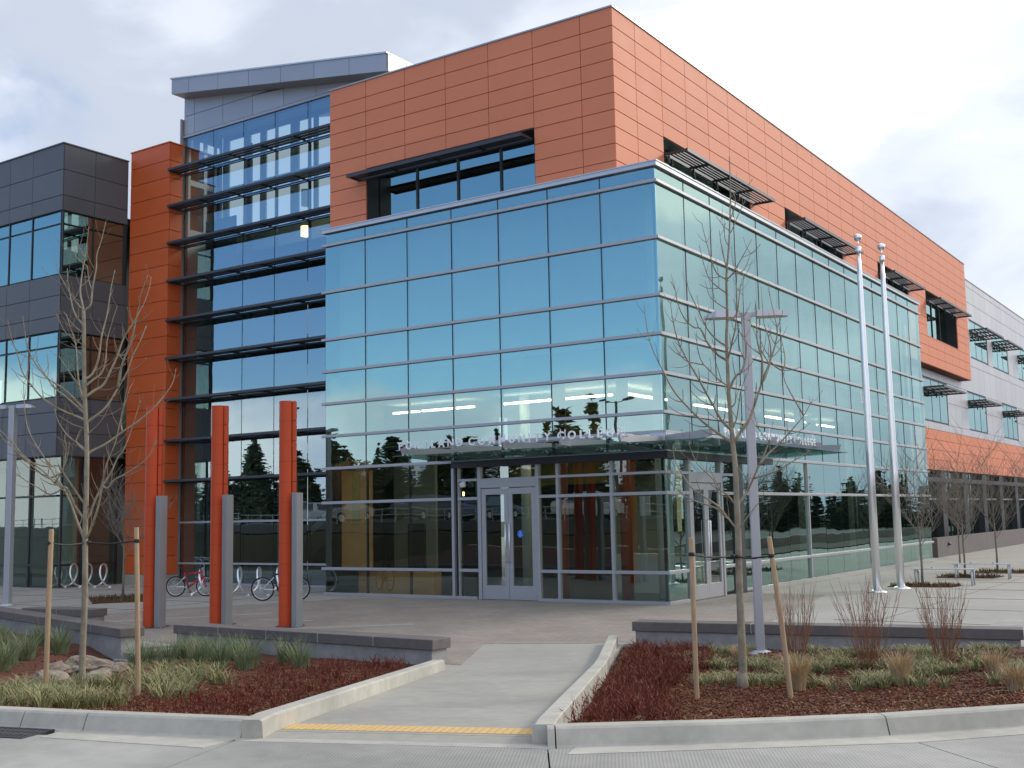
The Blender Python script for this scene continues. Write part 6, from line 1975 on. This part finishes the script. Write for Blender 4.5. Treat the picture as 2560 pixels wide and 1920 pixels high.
for i, k_ in enumerate((0, 1, 2, 3, 4, 5, 6, 7)):
    pt = 'car_paint_%s' % CARN[k_].replace(' ', '_')
    x = -46 + i * 6.1 + (i % 3) * .4
    if i == 5: x += 1.0
    t = car_base(i % 2, pt)
    t.location = (x, -32.6 + .2 * (i % 2), 1.8); t.rotation_euler = (0, 0, math.radians(90 if i % 3 else -90))
    tag(t, '%s %s parked beyond the street, mirrored in the pavilion glass' % (CARN[k_], 'saloon car' if i % 2 else 'tall wagon'), 'car', 'cars parked across the street')
fn = thing('railing', 'thin metal railing in front of the parked cars, mirrored in the glass', 'railing', (-70, -29.6, 1.75))
mb = MB()
for i in range(0, 90):
    x = -70 + i * 1.2; mb.box(x - .02, x + .02, -29.62, -29.58, 1.75, 2.55)
mb.build('posts', 'pole_paint', fn, origin=(-70, -29.6, 1.75))['kind'] = 'stuff'
for z in (2.5, 2.15): box('rail', -70, 38, -29.62, -29.58, z - .02, z + .02, 'pole_paint', fn)
# conifers and one bronze-leaved tree
def fir_mesh(H, seed, dens=1.0, airy=0.0):
    rg = random.Random(seed); V, F = [], []; c = 0
    rows_ = int(H * 2.2)
    for i in range(rows_):
        t = (i + rg.random()) / rows_
        z = H * (.10 + .90 * t); rad_ = H * .20 * (1 - t) ** .85 * rg.uniform(.7, 1.15) + .12
        rad_ *= 1.35
        nb = max(6, int(13 * (1 - t) + 6))
        for j in range(nb):
            a = 6.283 * j / nb + rg.uniform(-.3, .3); r = rad_ * rg.uniform(.6, 1.1)
            for q in range(5):
                f0 = (q + rg.random() * .6) / 5; p = Vector((math.cos(a) * r * f0, math.sin(a) * r * f0, z - r * .28 * f0 + rg.uniform(-.1, .1)))
                s_ = (.34 + .045 * H) * rg.uniform(.5, 1.1) * (1.1 - .4 * f0)
                d1 = Vector((rg.gauss(0, 1), rg.gauss(0, 1), rg.gauss(0, .35))).normalized() * s_
                d2 = Vector((rg.gauss(0, 1), rg.gauss(0, 1), rg.gauss(0, .5) - .4)).normalized() * s_ * .7
                V += [tuple(p - d1 * .5), tuple(p + d1 * .5), tuple(p + d2)]; F.append((c, c + 1, c + 2)); c += 3
    me = bpy.data.meshes.new('crown'); me.from_pydata(V, [], F); me.materials.append(MATS['fir_needles'])
    tm = MB(); tm.tube([(0, 0, -.5), (0, 0, H * .5), (0, 0, H * .97)], [H * .018, H * .011, .02], 7); t2 = tm.mesh('trunk'); t2.materials.append(MATS['fir_trunk'])
    return me, t2
firs = [fir_mesh(h, 200 + i) for i, h in enumerate((9.0, 11.5, 14.0, 12.0))]
HS = (9.0, 11.5, 14.0, 12.0)
def place_fir(x, y, z, k_, s_, label, group):
    t = thing('fir_tree', label, 'tree', (x, y, z), 0, group)
    for nm, me in zip(('crown', 'trunk'), firs[k_]):
        o = bpy.data.objects.new(nm, me); link(o, t, (x, y, z)); o.scale = (s_, s_, s_)
    t.rotation_euler = (0, 0, x * 1.7)
rg = random.Random(90)
def wood(name, spots, label):
    """a far wood reading as one mass: many crowns joined"""
    V, F, n = [], [], 0
    src = []
    for cm, tm_ in firs:
        v = np.empty(len(cm.vertices) * 3); cm.vertices.foreach_get('co', v); src.append(v.reshape(-1, 3))
    for x, y, z, k_, s_, a in spots:
        v = src[k_]; c_, s2 = math.cos(a), math.sin(a)
        w = np.stack([(v[:, 0] * c_ - v[:, 1] * s2) * s_ * 2.1 + x, (v[:, 0] * s2 + v[:, 1] * c_) * s_ * 2.1 + y, v[:, 2] * s_ + z], -1)
        V.append(w); F.append(np.arange(len(w)).reshape(-1, 3) + n); n += len(w)
    me = bpy.data.meshes.new(name); me.from_pydata(np.concatenate(V).tolist(), [], np.concatenate(F).tolist()); me.materials.append(MATS['fir_needles'])
    o = bpy.data.objects.new(name, me); link(o); tag(o, label, 'wood', kind='stuff')
wood('fir_wood', [(-138 + i * .85 + rg.uniform(-.8, .8), -88 + rg.uniform(-7, 6), 1.0, rg.randrange(4), rg.uniform(.50, .86) * (.82 + .3 * math.sin(i * .21) ** 2), rg.uniform(0, 6)) for i in range(150)], 'dark far wood of firs mirrored low in the pavilion front glass')
wood('fir_wood', [(8 + i * .8 + rg.uniform(-.8, .8), 140 - i * .5 + rg.uniform(-5, 5), -.6, rg.randrange(4), rg.uniform(.32, .58) * (.8 + .35 * math.sin(i * .17) ** 2), rg.uniform(0, 6)) for i in range(130)], 'dark far wood of firs mirrored low in the pavilion side glass')
for x, y, k_, s_, lb in ((-84, -76, 1, .95, 'broad dark fir standing above the mirrored wood at the left end of the pavilion glass'), (-76, -78, 3, .80, 'smaller dark fir left of the sign lettering in the mirrored wood'), (-63, -74, 0, 1.05, 'dark fir mirrored above the first word of the sign'),
                     (-58, -77, 2, .72, 'slim dark fir mirrored above the middle word of the sign'), (-49, -72, 1, .88, 'dark fir mirrored above the last word of the sign'), (-44.5, -74, 3, 1.02, 'tall dark fir mirrored behind the corner light strips'), (-104, -80, 2, .85, 'dark fir mirrored between the pylons in the stair tower glass')):
    place_fir(x, y, 1.4, k_, s_, lb, 'taller firs mirrored in the front glass')
place_fir(-7.4, -41, 1.6, 2, .80, 'tall narrow fir mirrored right at the pavilion corner', None)
for x, y, k_, s_, lb in ((47, 100, 1, .82, 'dark fir mirrored in the side glass just past the side doors'), (41, 98, 2, .70, 'pointed dark fir mirrored in the side glass nearer the flagpoles'), (52, 96, 3, .78, 'broad dark fir mirrored in the side glass above the wooden stake')):
    place_fir(x, y, -.3, k_, s_, lb, 'taller firs mirrored in the side glass')
# broadleaf with bronze leaves
t = thing('bronze_tree', 'bronze leaved tree mirrored low in the pavilion glass', 'tree', (-50, -45, 1.8))
rgb = random.Random(5); V, F = [], []
for i in range(2600):
    p = Vector((rgb.gauss(0, 1.0), rgb.gauss(0, 1.0), rgb.gauss(0, 1.1))); 
    if p.length > 2.1: continue
    p = Vector((-50, -45, 5.0)) + p * .95; c = len(V)
    d1 = Vector((rgb.gauss(0, 1), rgb.gauss(0, 1), rgb.gauss(0, 1))).normalized() * .16; d2 = Vector((rgb.gauss(0, 1), rgb.gauss(0, 1), rgb.gauss(0, 1))).normalized() * .16
    V += [tuple(p - d1), tuple(p + d1), tuple(p + d2)]; F.append((c, c + 1, c + 2))
mb = MB(); mb.add(V, F); mb.build('crown', 'bronze_leaves', t, origin=(-50, -45, 1.8))
mb = MB(); mb.tube([(-50, -45, 1.7), (-50, -45, 4.6)], [.16, .08], 8); mb.build('trunk', 'fir_trunk', t, origin=(-50, -45, 1.8))
# tall street lights opposite, seen in the glass
def street_light(x, y, z, H, label, two=True):
    t = thing('street_light', label, 'street light', (x, y, z), .3)
    mb = MB(); mb.tube([(0, 0, 0), (0, 0, H)], [.11, .07], 8); mb.build('pole', 'iron', t)
    for s_ in ((-1, 1) if two else (1,)):
        mb = MB(); mb.tube([(0, 0, H - .1), (s_ * .9, 0, H)], .035, 6); mb.build('arm', 'iron', t)
        x0, x1 = sorted((s_ * .7, s_ * 1.45)); box('lamp_head', x0, x1, -.16, .16, H - .05, H + .08, 'iron', t)
street_light(-22, -38, 1.8, 7.2, 'dark twin armed street light mirrored in the pavilion front glass')
street_light(-50, -33, 1.8, 8.5, 'dark street light mirrored in the stair tower glass', False)
street_light(34, 42, -.3, 10, 'dark twin armed street light mirrored in the pavilion side glass')
